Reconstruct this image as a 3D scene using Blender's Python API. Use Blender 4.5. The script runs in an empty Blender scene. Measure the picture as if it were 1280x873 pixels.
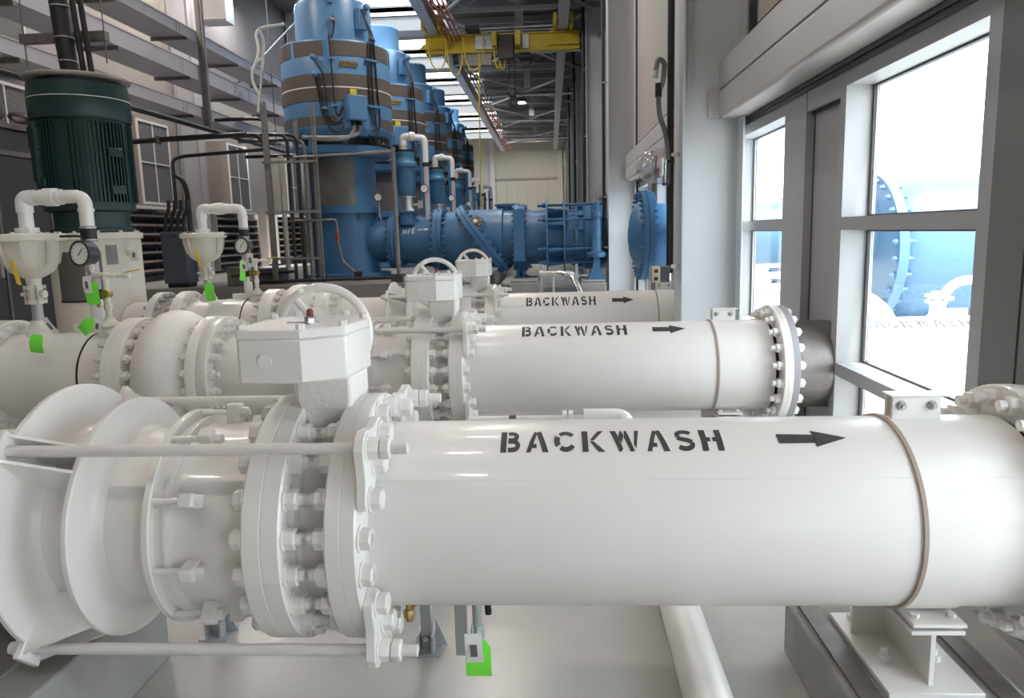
import bpy, bmesh, math, random
from mathutils import Matrix, Vector
random.seed(7)
PI = math.pi
sc = bpy.context.scene
COL = sc.collection
R = math.radians

# ------------------------------------------------------------------ materials
def mat(name, color, rough=0.5, metal=0.0, var=0.0, scale=6.0, bump=0.0, bscale=40.0, spec=0.5, coat=0.0):
    m = bpy.data.materials.new(name); m.use_nodes = True
    nt = m.node_tree; b = nt.nodes['Principled BSDF']
    b.inputs['Base Color'].default_value = (*color, 1)
    b.inputs['Roughness'].default_value = rough
    b.inputs['Metallic'].default_value = metal
    b.inputs['Specular IOR Level'].default_value = spec
    b.inputs['Coat Weight'].default_value = coat
    tc = nt.nodes.new('ShaderNodeTexCoord')
    if var:
        n = nt.nodes.new('ShaderNodeTexNoise'); n.inputs['Scale'].default_value = scale
        n.inputs['Detail'].default_value = 6
        nt.links.new(tc.outputs['Object'], n.inputs['Vector'])
        r = nt.nodes.new('ShaderNodeValToRGB')
        r.color_ramp.elements[0].position = .3; r.color_ramp.elements[1].position = .7
        r.color_ramp.elements[0].color = tuple(c*(1-var) for c in color)+(1,)
        r.color_ramp.elements[1].color = tuple(min(1, c*(1+var)) for c in color)+(1,)
        nt.links.new(n.outputs['Fac'], r.inputs['Fac'])
        nt.links.new(r.outputs['Color'], b.inputs['Base Color'])
    if bump:
        n2 = nt.nodes.new('ShaderNodeTexNoise'); n2.inputs['Scale'].default_value = bscale
        n2.inputs['Detail'].default_value = 3
        nt.links.new(tc.outputs['Object'], n2.inputs['Vector'])
        bp = nt.nodes.new('ShaderNodeBump'); bp.inputs['Strength'].default_value = bump
        bp.inputs['Distance'].default_value = .01
        nt.links.new(n2.outputs['Fac'], bp.inputs['Height'])
        nt.links.new(bp.outputs['Normal'], b.inputs['Normal'])
    return m

def glass_mat(name, tint=(1, 1, 1), refl=.04):
    m = bpy.data.materials.new(name); m.use_nodes = True
    nt = m.node_tree; nt.nodes.clear()
    o = nt.nodes.new('ShaderNodeOutputMaterial'); mx = nt.nodes.new('ShaderNodeMixShader')
    t = nt.nodes.new('ShaderNodeBsdfTransparent'); t.inputs['Color'].default_value = (*tint, 1)
    g = nt.nodes.new('ShaderNodeBsdfGlossy'); g.inputs['Roughness'].default_value = .02
    f = nt.nodes.new('ShaderNodeLayerWeight'); pw = nt.nodes.new('ShaderNodeMath'); pw.operation = 'POWER'; pw.inputs[1].default_value = 5
    ml = nt.nodes.new('ShaderNodeMath'); ml.operation = 'MULTIPLY_ADD'; ml.inputs[1].default_value = .75; ml.inputs[2].default_value = refl
    nt.links.new(f.outputs['Facing'], pw.inputs[0]); nt.links.new(pw.outputs[0], ml.inputs[0]); nt.links.new(ml.outputs[0], mx.inputs[0])
    nt.links.new(t.outputs[0], mx.inputs[1]); nt.links.new(g.outputs[0], mx.inputs[2])
    nt.links.new(mx.outputs[0], o.inputs[0])
    return m

def slat_mat(name, color, dark, freq, axis='Z', rough=.6, metal=0.0):
    """fine mesh / louvre slats as horizontal stripes in object space"""
    m = mat(name, color, rough, metal)
    nt = m.node_tree; b = nt.nodes['Principled BSDF']
    tc = nt.nodes.new('ShaderNodeTexCoord'); sx = nt.nodes.new('ShaderNodeSeparateXYZ')
    nt.links.new(tc.outputs['Object'], sx.inputs[0])
    mu = nt.nodes.new('ShaderNodeMath'); mu.operation = 'MULTIPLY'; mu.inputs[1].default_value = freq
    nt.links.new(sx.outputs[axis], mu.inputs[0])
    fr = nt.nodes.new('ShaderNodeMath'); fr.operation = 'FRACT'; nt.links.new(mu.outputs[0], fr.inputs[0])
    rp = nt.nodes.new('ShaderNodeValToRGB')
    rp.color_ramp.elements[0].color = (*dark, 1); rp.color_ramp.elements[1].color = (*color, 1)
    rp.color_ramp.elements[0].position = .35; rp.color_ramp.elements[1].position = .65
    nt.links.new(fr.outputs[0], rp.inputs[0]); nt.links.new(rp.outputs[0], b.inputs['Base Color'])
    return m

M = {}
M['white'] = mat('white_paint', (.80, .775, .745), .34, 0, .02, 3, .05, 25, coat=.15)
M['white_rough'] = mat('white_cast_paint', (.79, .765, .735), .42, 0, .03, 8, .25, 60)
M['white_pvc'] = mat('white_pvc', (.80, .79, .77), .3)
M['valve_cream'] = mat('cream_cast_iron', (.74, .70, .62), .45, 0, .03, 10, .1, 50)
M['blue'] = mat('blue_paint', (.047, .148, .295), .42, 0, .10, 2.2, .04, 30)
M['blue_light'] = mat('light_blue_paint', (.098, .235, .425), .38, 0, .06, 1.6)
M['blue_teal'] = mat('teal_blue_paint', (.055, .20, .34), .42, 0, .05, 3)
M['green'] = mat('dark_green_paint', (.009, .036, .037), .38, 0, .12, 3)
M['screen'] = slat_mat('brown_screen_mesh', (.135, .11, .095), (.08, .065, .055), 60)
M['screen_steel'] = mat('stainless_screen', (.15, .145, .138), .42, .4, .14, 3)
M['black'] = mat('black_rubber', (.012, .012, .013), .5)
M['stencil'] = mat('stencil_black_ink', (.045, .042, .048), .55, 0, .12, 30)
M['white_ink'] = mat('white_ink', (.75, .8, .85), .5)
M['steel'] = mat('galvanised_steel', (.44, .455, .47), .42, .3, .10, 7)
M['rack'] = mat('weathered_strut_steel', (.235, .225, .215), .5, .3, .15, 9)
M['steel_dark'] = mat('dull_strut_steel', (.20, .18, .17), .5, .6, .2, 9)
M['stainless'] = mat('stainless_steel', (.60, .60, .60), .25, .9)
M['brass'] = mat('brass', (.5, .36, .14), .35, .9)
M['conduit'] = mat('black_conduit', (.018, .017, .018), .4)
M['tray'] = mat('aluminium_cable_tray', (.50, .485, .515), .5, .1, .05, 4)
M['yellow'] = mat('yellow_crane_paint', (.60, .43, .015), .45, 0, .1, 3)
M['yellow_cable'] = mat('yellow_cable', (.62, .47, .03), .5)
M['tag_green'] = mat('fluorescent_green_tag', (.21, .88, .075), .6)
M['tag_white'] = mat('white_tag_card', (.75, .75, .74), .6)
M['tag_yellow'] = mat('yellow_handle_sleeve', (.75, .55, .04), .5)
M['red'] = mat('red_plastic', (.30, .04, .03), .45)
M['redbar'] = mat('red_conductor_bar', (.36, .11, .07), .5)
M['bronze'] = mat('brown_bronze', (.20, .13, .075), .5, .3)
M['rust'] = mat('red_brown_cap', (.20, .045, .03), .6)
M['gasket'] = mat('brown_gasket', (.40, .33, .275), .6)
M['concrete'] = mat('concrete_plinth', (.30, .295, .28), .8, 0, .14, 3, .2, 30)
M['floor'] = mat('sealed_concrete_floor', (.46, .445, .42), .27, 0, .12, 1.1, .03, 20)
M['deck'] = mat('raised_deck_concrete', (.20, .19, .18), .75, 0, .12, 2)
M['wall_tan'] = mat('tan_panel', (.30, .265, .24), .6, 0, .05, 1.5)
M['wall_beige'] = mat('beige_panel', (.38, .35, .32), .6, 0, .03, 1.5)
M['wall_cream'] = mat('cream_panel', (.62, .59, .50), .55, 0, .03, 1)
M['wall_white'] = mat('white_panel', (.66, .65, .63), .55)
M['col'] = mat('grey_steel_paint', (.565, .585, .60), .45, 0, .02, 2)
M['beam'] = mat('beige_steel_paint', (.52, .49, .475), .33, 0, .02, 2)
M['frame'] = mat('window_frame_grey', (.385, .39, .395), .42, 0.1)
M['panel'] = mat('infill_panel_grey', (.37, .36, .375), .5)
M['dark_post'] = mat('dark_grey_post', (.155, .16, .16), .5)
M['fascia'] = mat('grey_roof_fascia', (.17, .17, .175), .6)
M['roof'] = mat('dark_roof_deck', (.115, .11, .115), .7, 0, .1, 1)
M['roof_skylit'] = mat('skylit_roof_deck', (.58, .57, .58), .6)  # deck lightened to imitate daylight from the skylights
M['truss'] = mat('grey_truss_steel', (.36, .35, .35), .45, .3)
M['cabinet'] = mat('charcoal_cabinet', (.045, .045, .052), .42)
M['cabinet_blue'] = mat('slate_cabinet', (.075, .085, .105), .4)
M['louvre'] = slat_mat('louvre_blades', (.21, .195, .19), (.09, .083, .08), 26)
M['louvre_frame'] = mat('louvre_frame', (.76, .74, .73), .5)
M['dark_louvre'] = mat('dark_louvre', (.20, .17, .155), .5)
M['slat_edge'] = mat('slat_edge_metal', (.33, .285, .25), .5)
M['glass'] = glass_mat('window_glass', (.97, .99, 1))
M['clear'] = glass_mat('clear_plastic', (.92, .93, .95), .14)
M['dial'] = mat('dial_white', (.82, .82, .80), .4)
M['gray_box'] = mat('beige_switch_box', (.42, .38, .28), .5)
M['out_blue'] = mat('sunlit_blue_paint', (.07, .16, .27), .4)
M['out_white'] = mat('outdoor_white_paint', (.80, .80, .80), .4)
M['out_ground'] = mat('outdoor_concrete', (.60, .59, .57), .8, 0, .05, 1)
M['lamp'] = bpy.data.materials.new('lamp_lens'); M['lamp'].use_nodes = True
_b = M['lamp'].node_tree.nodes['Principled BSDF']
_b.inputs['Emission Color'].default_value = (1, .93, .84, 1); _b.inputs['Emission Strength'].default_value = 12

# ------------------------------------------------------------------ mesh builder
def basis(d):
    d = Vector(d).normalized()
    a = Vector((0, 0, 1)) if abs(d.z) < .95 else Vector((1, 0, 0))
    u = d.cross(a).normalized(); v = d.cross(u).normalized()
    return d, u, v

class MB:
    def __init__(s): s.v = []; s.f = []
    def add(s, vs, fs):
        o = len(s.v); s.v += [Vector(p) for p in vs]; s.f += [tuple(i+o for i in f) for f in fs]
    def box(s, x0, x1, y0, y1, z0, z1):
        x0, x1 = min(x0, x1), max(x0, x1); y0, y1 = min(y0, y1), max(y0, y1); z0, z1 = min(z0, z1), max(z0, z1)
        s.add([(x0,y0,z0),(x1,y0,z0),(x1,y1,z0),(x0,y1,z0),(x0,y0,z1),(x1,y0,z1),(x1,y1,z1),(x0,y1,z1)],
              [(0,3,2,1),(4,5,6,7),(0,1,5,4),(1,2,6,5),(2,3,7,6),(3,0,4,7)]); return s
    def obox(s, c, ax, ay, az):
        """box with centre c and half-axis vectors"""
        c = Vector(c); ax = Vector(ax); ay = Vector(ay); az = Vector(az); vs = []
        for k in (-1, 1):
            for i, j in ((-1,-1),(1,-1),(1,1),(-1,1)): vs.append(c+ax*i+ay*j+az*k)
        s.add(vs, [(0,3,2,1),(4,5,6,7),(0,1,5,4),(1,2,6,5),(2,3,7,6),(3,0,4,7)]); return s
    def beam(s, p0, p1, w, h, up=(0, 0, 1)):
        p0 = Vector(p0); p1 = Vector(p1); d = (p1-p0); L = d.length; d.normalize()
        u = Vector(up); sd = d.cross(u)
        if sd.length < 1e-4: sd = d.cross(Vector((1, 0, 0)))
        sd.normalize(); u = sd.cross(d).normalized()
        return s.obox((p0+p1)/2, d*L/2, sd*w/2, u*h/2)
    def ring_surf(s, rings, closed=False, cap0=True, cap1=True):
        n = len(rings[0]); o = len(s.v)
        for r in rings: s.v += [Vector(p) for p in r]
        m = len(rings)
        for a in range(m if closed else m-1):
            b = (a+1) % m
            for i in range(n):
                j = (i+1) % n
                s.f.append((o+a*n+i, o+a*n+j, o+b*n+j, o+b*n+i))
        if not closed:
            if cap0: s.f.append(tuple(o+i for i in reversed(range(n))))
            if cap1: s.f.append(tuple(o+(m-1)*n+i for i in range(n)))
        return s
    def lathe(s, p, d, prof, n=48, cap0=True, cap1=True, closed=False):
        """prof: (distance along d, radius) pairs"""
        p = Vector(p); d, u, v = basis(d)
        rings = [[p+d*t+(u*math.cos(2*PI*i/n)+v*math.sin(2*PI*i/n))*max(r, 1e-4) for i in range(n)] for t, r in prof]
        return s.ring_surf(rings, closed, cap0, cap1)
    def cyl(s, p0, p1, r, n=24, r2=None):
        p0 = Vector(p0); p1 = Vector(p1)
        return s.lathe(p0, p1-p0, [(0, r), ((p1-p0).length, r if r2 is None else r2)], n)
    def tubering(s, p, d, r0, r1, t0, t1, n=64):
        """flat annulus: inner r0, outer r1, between t0 and t1 along d, small chamfers"""
        c = min(.004, (t1-t0)*.2, (r1-r0)*.2)
        return s.lathe(p, d, [(t0, r0), (t0, r1-c), (t0+c, r1), (t1-c, r1), (t1, r1-c), (t1, r0)], n, closed=True)
    def tube(s, pts, r, n=12, res=6, rad=None, cap=True):
        """round tube through pts with rounded corners of radius rad"""
        P = [Vector(p) for p in pts]
        if rad:
            Q = [P[0]]
            for i in range(1, len(P)-1):
                a = (P[i-1]-P[i]); b = (P[i+1]-P[i]); la, lb = a.length, b.length
                k = min(rad, la*.49, lb*.49); A = P[i]+a.normalized()*k; B = P[i]+b.normalized()*k
                for j in range(res+1):
                    t = j/res; Q.append(A*(1-t)**2+P[i]*2*t*(1-t)+B*t*t)
            Q.append(P[-1]); P = Q
        rings = []; _, u, v = basis(P[1]-P[0])
        for i, p in enumerate(P):
            if i == 0: d = P[1]-P[0]
            elif i == len(P)-1: d = P[-1]-P[-2]
            else: d = (P[i+1]-P[i]).normalized()+(P[i]-P[i-1]).normalized()
            d.normalize(); u = (u-d*u.dot(d)).normalized(); v = d.cross(u)
            rings.append([p+(u*math.cos(2*PI*k/n)+v*math.sin(2*PI*k/n))*r for k in range(n)])
        return s.ring_surf(rings, False, cap, cap)
    def torus(s, c, d, R_, r, n=48, m=12, a0=0, a1=2*PI):
        c = Vector(c); d, u, v = basis(d); full = abs(a1-a0-2*PI) < 1e-4
        rings = []
        for i in range(n if full else n+1):
            a = a0+(a1-a0)*i/n; e = u*math.cos(a)+v*math.sin(a)
            rings.append([c+e*(R_+r*math.cos(2*PI*k/m))+d*(r*math.sin(2*PI*k/m)) for k in range(m)])
        return s.ring_surf(rings, full)
    def prism(s, poly, ax_u, ax_v, o, depth):
        """extrude a 2-D polygon (u,v) placed at o along ax_u/ax_v by the vector depth"""
        o = Vector(o); U = Vector(ax_u); V = Vector(ax_v); D = Vector(depth); n = len(poly)
        vs = [o+U*a+V*b for a, b in poly]; vs += [p+D for p in vs]
        fs = [tuple(reversed(range(n))), tuple(range(n, 2*n))]
        fs += [(i, (i+1) % n, n+(i+1) % n, n+i) for i in range(n)]
        s.add(vs, fs); return s
    def sphere(s, c, r, n=24, m=12, sz=1.0):
        return s.lathe(Vector(c)-Vector((0, 0, r*sz)), (0, 0, 1), [(r*sz*(1-math.cos(PI*k/m)), r*math.sin(PI*k/m)) for k in range(m+1)], n)
    def hexnut(s, p, d, r, t):
        return s.lathe(p, d, [(0, r), (t*.85, r), (t, r*.88)], 6)

def part(name, mb, m, parent=None, label=None, smooth=35, bevel=0, kind=None, at=None, fix=True):
    me = bpy.data.meshes.new(name)
    o = Vector((0, 0, 0))
    if parent is not None:
        q = parent
        while q is not None: o = o+q.location; q = q.parent
    if at is not None: loc = Vector(at)
    else: loc = Vector((0, 0, 0))
    me.from_pydata([tuple(p-o-loc) for p in mb.v], [], mb.f)
    if fix:
        bm = bmesh.new(); bm.from_mesh(me); bmesh.ops.recalc_face_normals(bm, faces=bm.faces); bm.to_mesh(me); bm.free()
    me.polygons.foreach_set('use_smooth', [True]*len(me.polygons))
    me.set_sharp_from_angle(angle=R(smooth))
    me.materials.append(M[m] if isinstance(m, str) else m)
    ob = bpy.data.objects.new(name, me); COL.objects.link(ob)
    ob.location = loc
    if parent is not None: ob.parent = parent
    if label: ob['label'] = label
    if kind: ob['kind'] = kind
    if bevel:
        bv = ob.modifiers.new('bevel', 'BEVEL'); bv.width = bevel; bv.segments = 2; bv.limit_method = 'ANGLE'; bv.angle_limit = R(50)
    return ob

def thing(name, label, cat, loc, group=None, kind=None):
    o = bpy.data.objects.new(name, None); COL.objects.link(o); o.empty_display_size = .1
    o.location = loc; o['label'] = label; o['category'] = cat
    if group: o['group'] = group
    if kind: o['kind'] = kind
    return o
def tag(o, label, cat, group=None, kind=None):
    o['label'] = label; o['category'] = cat
    if group: o['group'] = group
    if kind: o['kind'] = kind
    return o
def copy_tree(o, parent=None, skip=()):
    c = o.copy(); COL.objects.link(c); c.parent = parent
    for ch in list(o.children):
        if ch.name.split('.')[0] in skip: continue
        copy_tree(ch, c, skip)
    return c
def copies(src, spots, parent):
    """further copies of one part at local offsets"""
    for p in spots:
        c = src.copy(); COL.objects.link(c); c.parent = parent; c.location = Vector(p)

def bolt_mb(t, r, stud, both=True, wash=True):
    """through-bolt of a flange lying on x 0..t: nut on each face, stud ends sticking out"""
    b = MB(); h = r*1.05; w = .004 if wash else 0
    b.cyl((-w-h-stud[0] if both else 0, 0, 0), (t+w+h+max(stud[1], -.001), 0, 0), r*.58, 12)
    b.hexnut((t+w, 0, 0), (1, 0, 0), r, h); b.cyl((t-.001, 0, 0), (t+w+.001, 0, 0), r*1.22, 16)
    if both:
        b.hexnut((-w, 0, 0), (-1, 0, 0), r, h); b.cyl((-w-.001, 0, 0), (.001, 0, 0), r*1.22, 16)
    return b
def bolt_ring(root, x, yc, zc, rad, n, t, r, stud, m='white', both=True, a0=None, name='bolt', skip=()):
    """n bolts as n parts round an axis parallel to X (centre yc, zc)"""
    first = None; o = root.location
    for k in range(n):
        if k in skip: continue
        a = (a0 if a0 is not None else PI/n)+2*PI*k/n
        p = Vector((x, yc+rad*math.cos(a), zc+rad*math.sin(a)))-o
        if first is None:
            first = part(name, bolt_mb(t, r, stud, both), m, None, smooth=30); first.parent = root; first.location = p
        else:
            c = first.copy(); COL.objects.link(c); c.parent = root; c.location = p
    return first

EXPOSURE = 0.13
SKY_STRENGTH = 7.0
SUN_STRENGTH = 11.0
LAMP = (48, 180)

# ------------------------------------------------------------------ camera (fixed pose of the photograph)
cd = bpy.data.cameras.new('camera'); cam = bpy.data.objects.new('camera', cd); COL.objects.link(cam)
EYE = 1.68
right = Vector((.9982859926, .0522459841, -.0263710836)); down = Vector((-.0182204389, -.1507498802, -.9884040111))
fwd = Vector((-.0556155776, .9871903721, -.149539549))
m3 = Matrix((right, -down, -fwd)).transposed()
cam.matrix_world = Matrix.Translation((0, 0, EYE)) @ m3.to_4x4()
cd.sensor_fit = 'HORIZONTAL'; cd.sensor_width = 36; cd.lens = 898.54/1280*36
cd.shift_y = -10/1280; cd.clip_start = .02; cd.clip_end = 500
sc.camera = cam

# ------------------------------------------------------------------ stencil lettering
def stroke(pts, t):
    """thick polyline -> list of quads (2-D)"""
    out = []; P = [Vector((a, b)) for a, b in pts]; L = []; Rr = []
    for i, p in enumerate(P):
        d = (P[min(i+1, len(P)-1)]-P[max(i-1, 0)]).normalized(); n = Vector((-d.y, d.x))*t/2
        L.append(p+n); Rr.append(p-n)
    for i in range(len(P)-1): out.append([Rr[i], Rr[i+1], L[i+1], L[i]])
    return out
def arc(cx, cy, rx, ry, a0, a1, n=10):
    return [(cx+rx*math.cos(R(a0+(a1-a0)*i/n)), cy+ry*math.sin(R(a0+(a1-a0)*i/n))) for i in range(n+1)]
def quad(*p): return [[Vector(q) for q in p]]
T = .24
GLYPH = {
 'B': (.86, quad((0,0),(.26,0),(.26,1),(0,1)) + stroke([(.33,.89),(.5,.89)]+arc(.5,.72,.2,.17,90,-90)+[(.33,.55)], .2)
      + stroke([(.33,.49),(.54,.49)]+arc(.54,.3,.22,.19,90,-90)+[(.33,.11)], .2)),
 'A': (.98, quad((0,0),(.2,0),(.5,.93),(.38,1),(.36,1)) + quad((.5,1),(.66,1),(.98,0),(.72,0),(.47,.85)) + quad((.26,.18),(.46,.18),(.46,.36),(.31,.36))),
 'C': (.95, stroke(arc(.48,.5,.37,.39,150,215,8), .25) + stroke(arc(.5,.5,.38,.39,132,38,10), .2) + stroke(arc(.5,.5,.38,.39,232,325,10), .2)),
 'K': (.98, quad((0,0),(.26,0),(.26,1),(0,1)) + quad((.34,.50),(.72,1),(.96,1),(.52,.5)) + quad((.34,.46),(.50,.46),(.99,0),(.70,0),(.42,.34))),
 'W': (1.28, quad((0,1),(.26,1),(.52,.1),(.42,0),(.34,0)) + quad((.48,.35),(.6,.74),(.52,.98),(.44,1),(.36,.62)) + quad((.64,1),(.74,1),(1.0,0),(.82,0),(.6,.62)) + quad((1.0,.3),(1.10,1),(1.28,1),(1.08,.12))),
 'S': (.86, stroke(arc(.43,.72,.31,.18,25,150,8)+[(.14,.62)], .2) + stroke([(.12,.60),(.3,.53),(.56,.47),(.74,.38)], .21) + stroke([(.72,.34)]+arc(.43,.28,.31,.18,10,-150,9), .2)),
 'H': (.92, quad((0,0),(.26,0),(.26,1),(0,1)) + quad((.66,0),(.92,0),(.92,1),(.66,1)) + quad((.26,.4),(.41,.4),(.41,.6),(.26,.6)) + quad((.51,.4),(.66,.4),(.66,.6),(.51,.6))),
 'M': (1.1, stroke([(.08,0),(.12,1)], .15)+stroke([(.12,.98),(.5,.2)], .15)+stroke([(.5,.2),(.9,.98)], .15)+stroke([(.9,1),(.98,0)], .15)),
 'F': (.72, stroke([(.08,0),(.12,1)], .15)+stroke([(.12,.93),(.7,.93)], .14)+stroke([(.12,.5),(.55,.5)], .14)),
 'E': (.75, stroke([(.08,0),(.12,1)], .15)+stroke([(.12,.93),(.72,.93)], .14)+stroke([(.12,.5),(.6,.5)], .14)+stroke([(.08,.07),(.72,.07)], .14)),
 'T': (.8, stroke([(.4,0),(.4,1)], .16)+stroke([(0,.92),(.8,.92)], .15)),
 'O': (.9, stroke(arc(.45,.5,.37,.42,0,360,20), .15)),
 'N': (.9, stroke([(.08,0),(.08,1)], .15)+stroke([(.08,1),(.8,0)], .15)+stroke([(.8,0),(.8,1)], .15)),
 '1': (.3, stroke([(.15,0),(.15,1)], .15)), ' ': (.5, []),
}
def layout(word, gap):
    polys = []; x = 0
    for ch in word:
        w, ps = GLYPH[ch]
        polys += [[Vector((p.x+x, p.y)) for p in q] for q in ps]; x += w+gap
    return polys, x-gap
ARROW = [(0, .22), (.55, .22), (.52, 0), (1, .5), (.52, 1), (.55, .72), (0, .78)]
def mark_on_pipe(name, polys, x0, width, w_units, yc, zc, r, a_top, a_bot, m, root, label=None):
    """flat marks wrapped on a pipe along X: u -> x, v (0 bottom..1 top) -> angle"""
    bm = bmesh.new()
    for q in polys:
        vs = [bm.verts.new((p[0]/w_units, p[1], 0)) for p in q]
        try: bm.faces.new(vs)
        except ValueError: pass
    bmesh.ops.triangulate(bm, faces=bm.faces)
    for k in range(1, 8):
        bmesh.ops.bisect_plane(bm, geom=bm.verts[:]+bm.edges[:]+bm.faces[:], plane_co=(0, k/8, 0), plane_no=(0, 1, 0), dist=1e-5)
    b = MB(); ix = {}
    for v in bm.verts:
        a = R(a_bot+(a_top-a_bot)*v.co.y); ix[v] = len(b.v)
        b.v.append(Vector((x0+v.co.x*width, yc+r*math.cos(a), zc+r*math.sin(a))))
    for f in bm.faces: b.f.append(tuple(ix[v] for v in f.verts))
    bm.free()
    ob = part(name, b, m, root, label)
    return ob

# ------------------------------------------------------------------ the three backwash lines
ZC = .745                       # pipe axis height
RP = .305                       # pipe radius
LINES = [2.33, 4.91, 7.49]
WHICH = ['front', 'middle', 'rear']

def flange_mb(x0, x1, yc, ro=.405, ri=RP-.01):
    b = MB(); t = x1-x0
    b.lathe((x0, yc, ZC), (1, 0, 0), [(0, ri), (0, ro-.006), (.006, ro), (t*.48, ro), (t*.5, ro-.002), (t*.52, ro), (t-.006, ro), (t, ro-.006), (t, ri)], 72, closed=True)
    return b
def pipe_mb(x0, x1, yc, r=RP, wall=.012):
    b = MB(); L = x1-x0
    b.lathe((x0, yc, ZC), (1, 0, 0), [(0, r-wall), (0, r), (L, r), (L, r-wall)], 72, closed=True)
    return b
def ear_mb(yc, ang, x, t):
    """double tie-rod lug plate: hugs the flange, horn around the rod hole"""
    ca, sa = math.cos(ang), math.sin(ang)
    poly = []
    for a, rr in ((-23, .325), (-23.5, .40), (-20, .415), (-13, .425), (-6, .475), (-4, .495), (0, .505), (4, .495), (6, .475), (13, .425), (20, .415), (23.5, .40), (23, .325), (12, .318), (0, .315), (-12, .318)):
        t2 = ang+R(a); poly.append((rr*math.cos(t2), rr*math.sin(t2)))
    b = MB(); b.prism(poly, (0, 1, 0), (0, 0, 1), (x, yc, ZC), (t, 0, 0)); return b

ROD_A = [R(45+90*k) for k in range(4)]
ROD_R = .453

def build_pipe(yc, i):
    root = thing('backwash_pipe', [
        'thick white backwash pipe crossing in front of both others, largest stencilled lettering',
        'middle white backwash pipe, its flanged end in front of the steel column and window',
        'rearmost white backwash pipe, its end hidden behind the pale steel column'][i], 'pipe', (.4, yc, ZC-RP), 'backwash pipes')
    sh = pipe_mb(-.60, 1.43, yc)
    sh.lathe((-.60, yc, ZC), (1, 0, 0), [(.0, RP), (.0, RP+.012), (.035, RP)], 72)
    # low longitudinal weld bead
    for a in (141.5,):
        y, z = yc+RP*math.cos(R(a)), ZC+RP*math.sin(R(a)); sh.tube([(-.56, y, z), (1.42, y, z)], .001, 6)
    part('pipe_shell', sh, 'white', root)
    part('flange', flange_mb(-.672, -.575, yc), 'white', root)
    part('flange', flange_mb(1.452, 1.512, yc), 'white', root)
    for a in ROD_A:
        e = part('tie_lug', ear_mb(yc, a, -.575, .03), 'white', root, bevel=.003)
    # bolts: heads show on the pipe side; heads on lugs sit 30 mm further out
    n = 20
    on_lug = [k for k in range(n) if any(abs(((PI/n+2*PI*k/n-a+PI) % (2*PI))-PI) < R(22) for a in ROD_A)]
    bolt_ring(root, -.672, yc, ZC, .362, n, .097, .033, (.032, 0), 'white', skip=on_lug)
    bolt_ring(root, -.672, yc, ZC, .362, n, .127, .033, (.032, 0), 'white', skip=[k for k in range(n) if k not in on_lug])
    bolt_ring(root, 1.452, yc, ZC, .362, n, .100, .030, (.026, 0), 'white', both=True)
    polys, w = layout('BACKWASH', .26)
    x0, wd, at_, ab_, ax_, aw_, bt_, bb_ = ((-.168, .692, 105, 123.5, .694, .21, 107, 121.5), (-.20, .697, 104, 126.5, .666, .219, 107.2, 125.2), (-.255, .703, 118.5, 142, .614, .217, 121.7, 139.7))[i]
    mark_on_pipe('lettering', polys, x0, wd, w, yc, ZC, RP+.0012, at_, ab_, 'stencil', root, 'black stencilled word BACKWASH')
    mark_on_pipe('arrow_mark', [[Vector(p) for p in ARROW[:2]+ARROW[5:]], [Vector(p) for p in ARROW[2:5]]], ax_, aw_, 1, yc, ZC, RP+.0012, bt_, bb_, 'stencil', root, 'black stencilled arrow')
    return root

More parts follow.
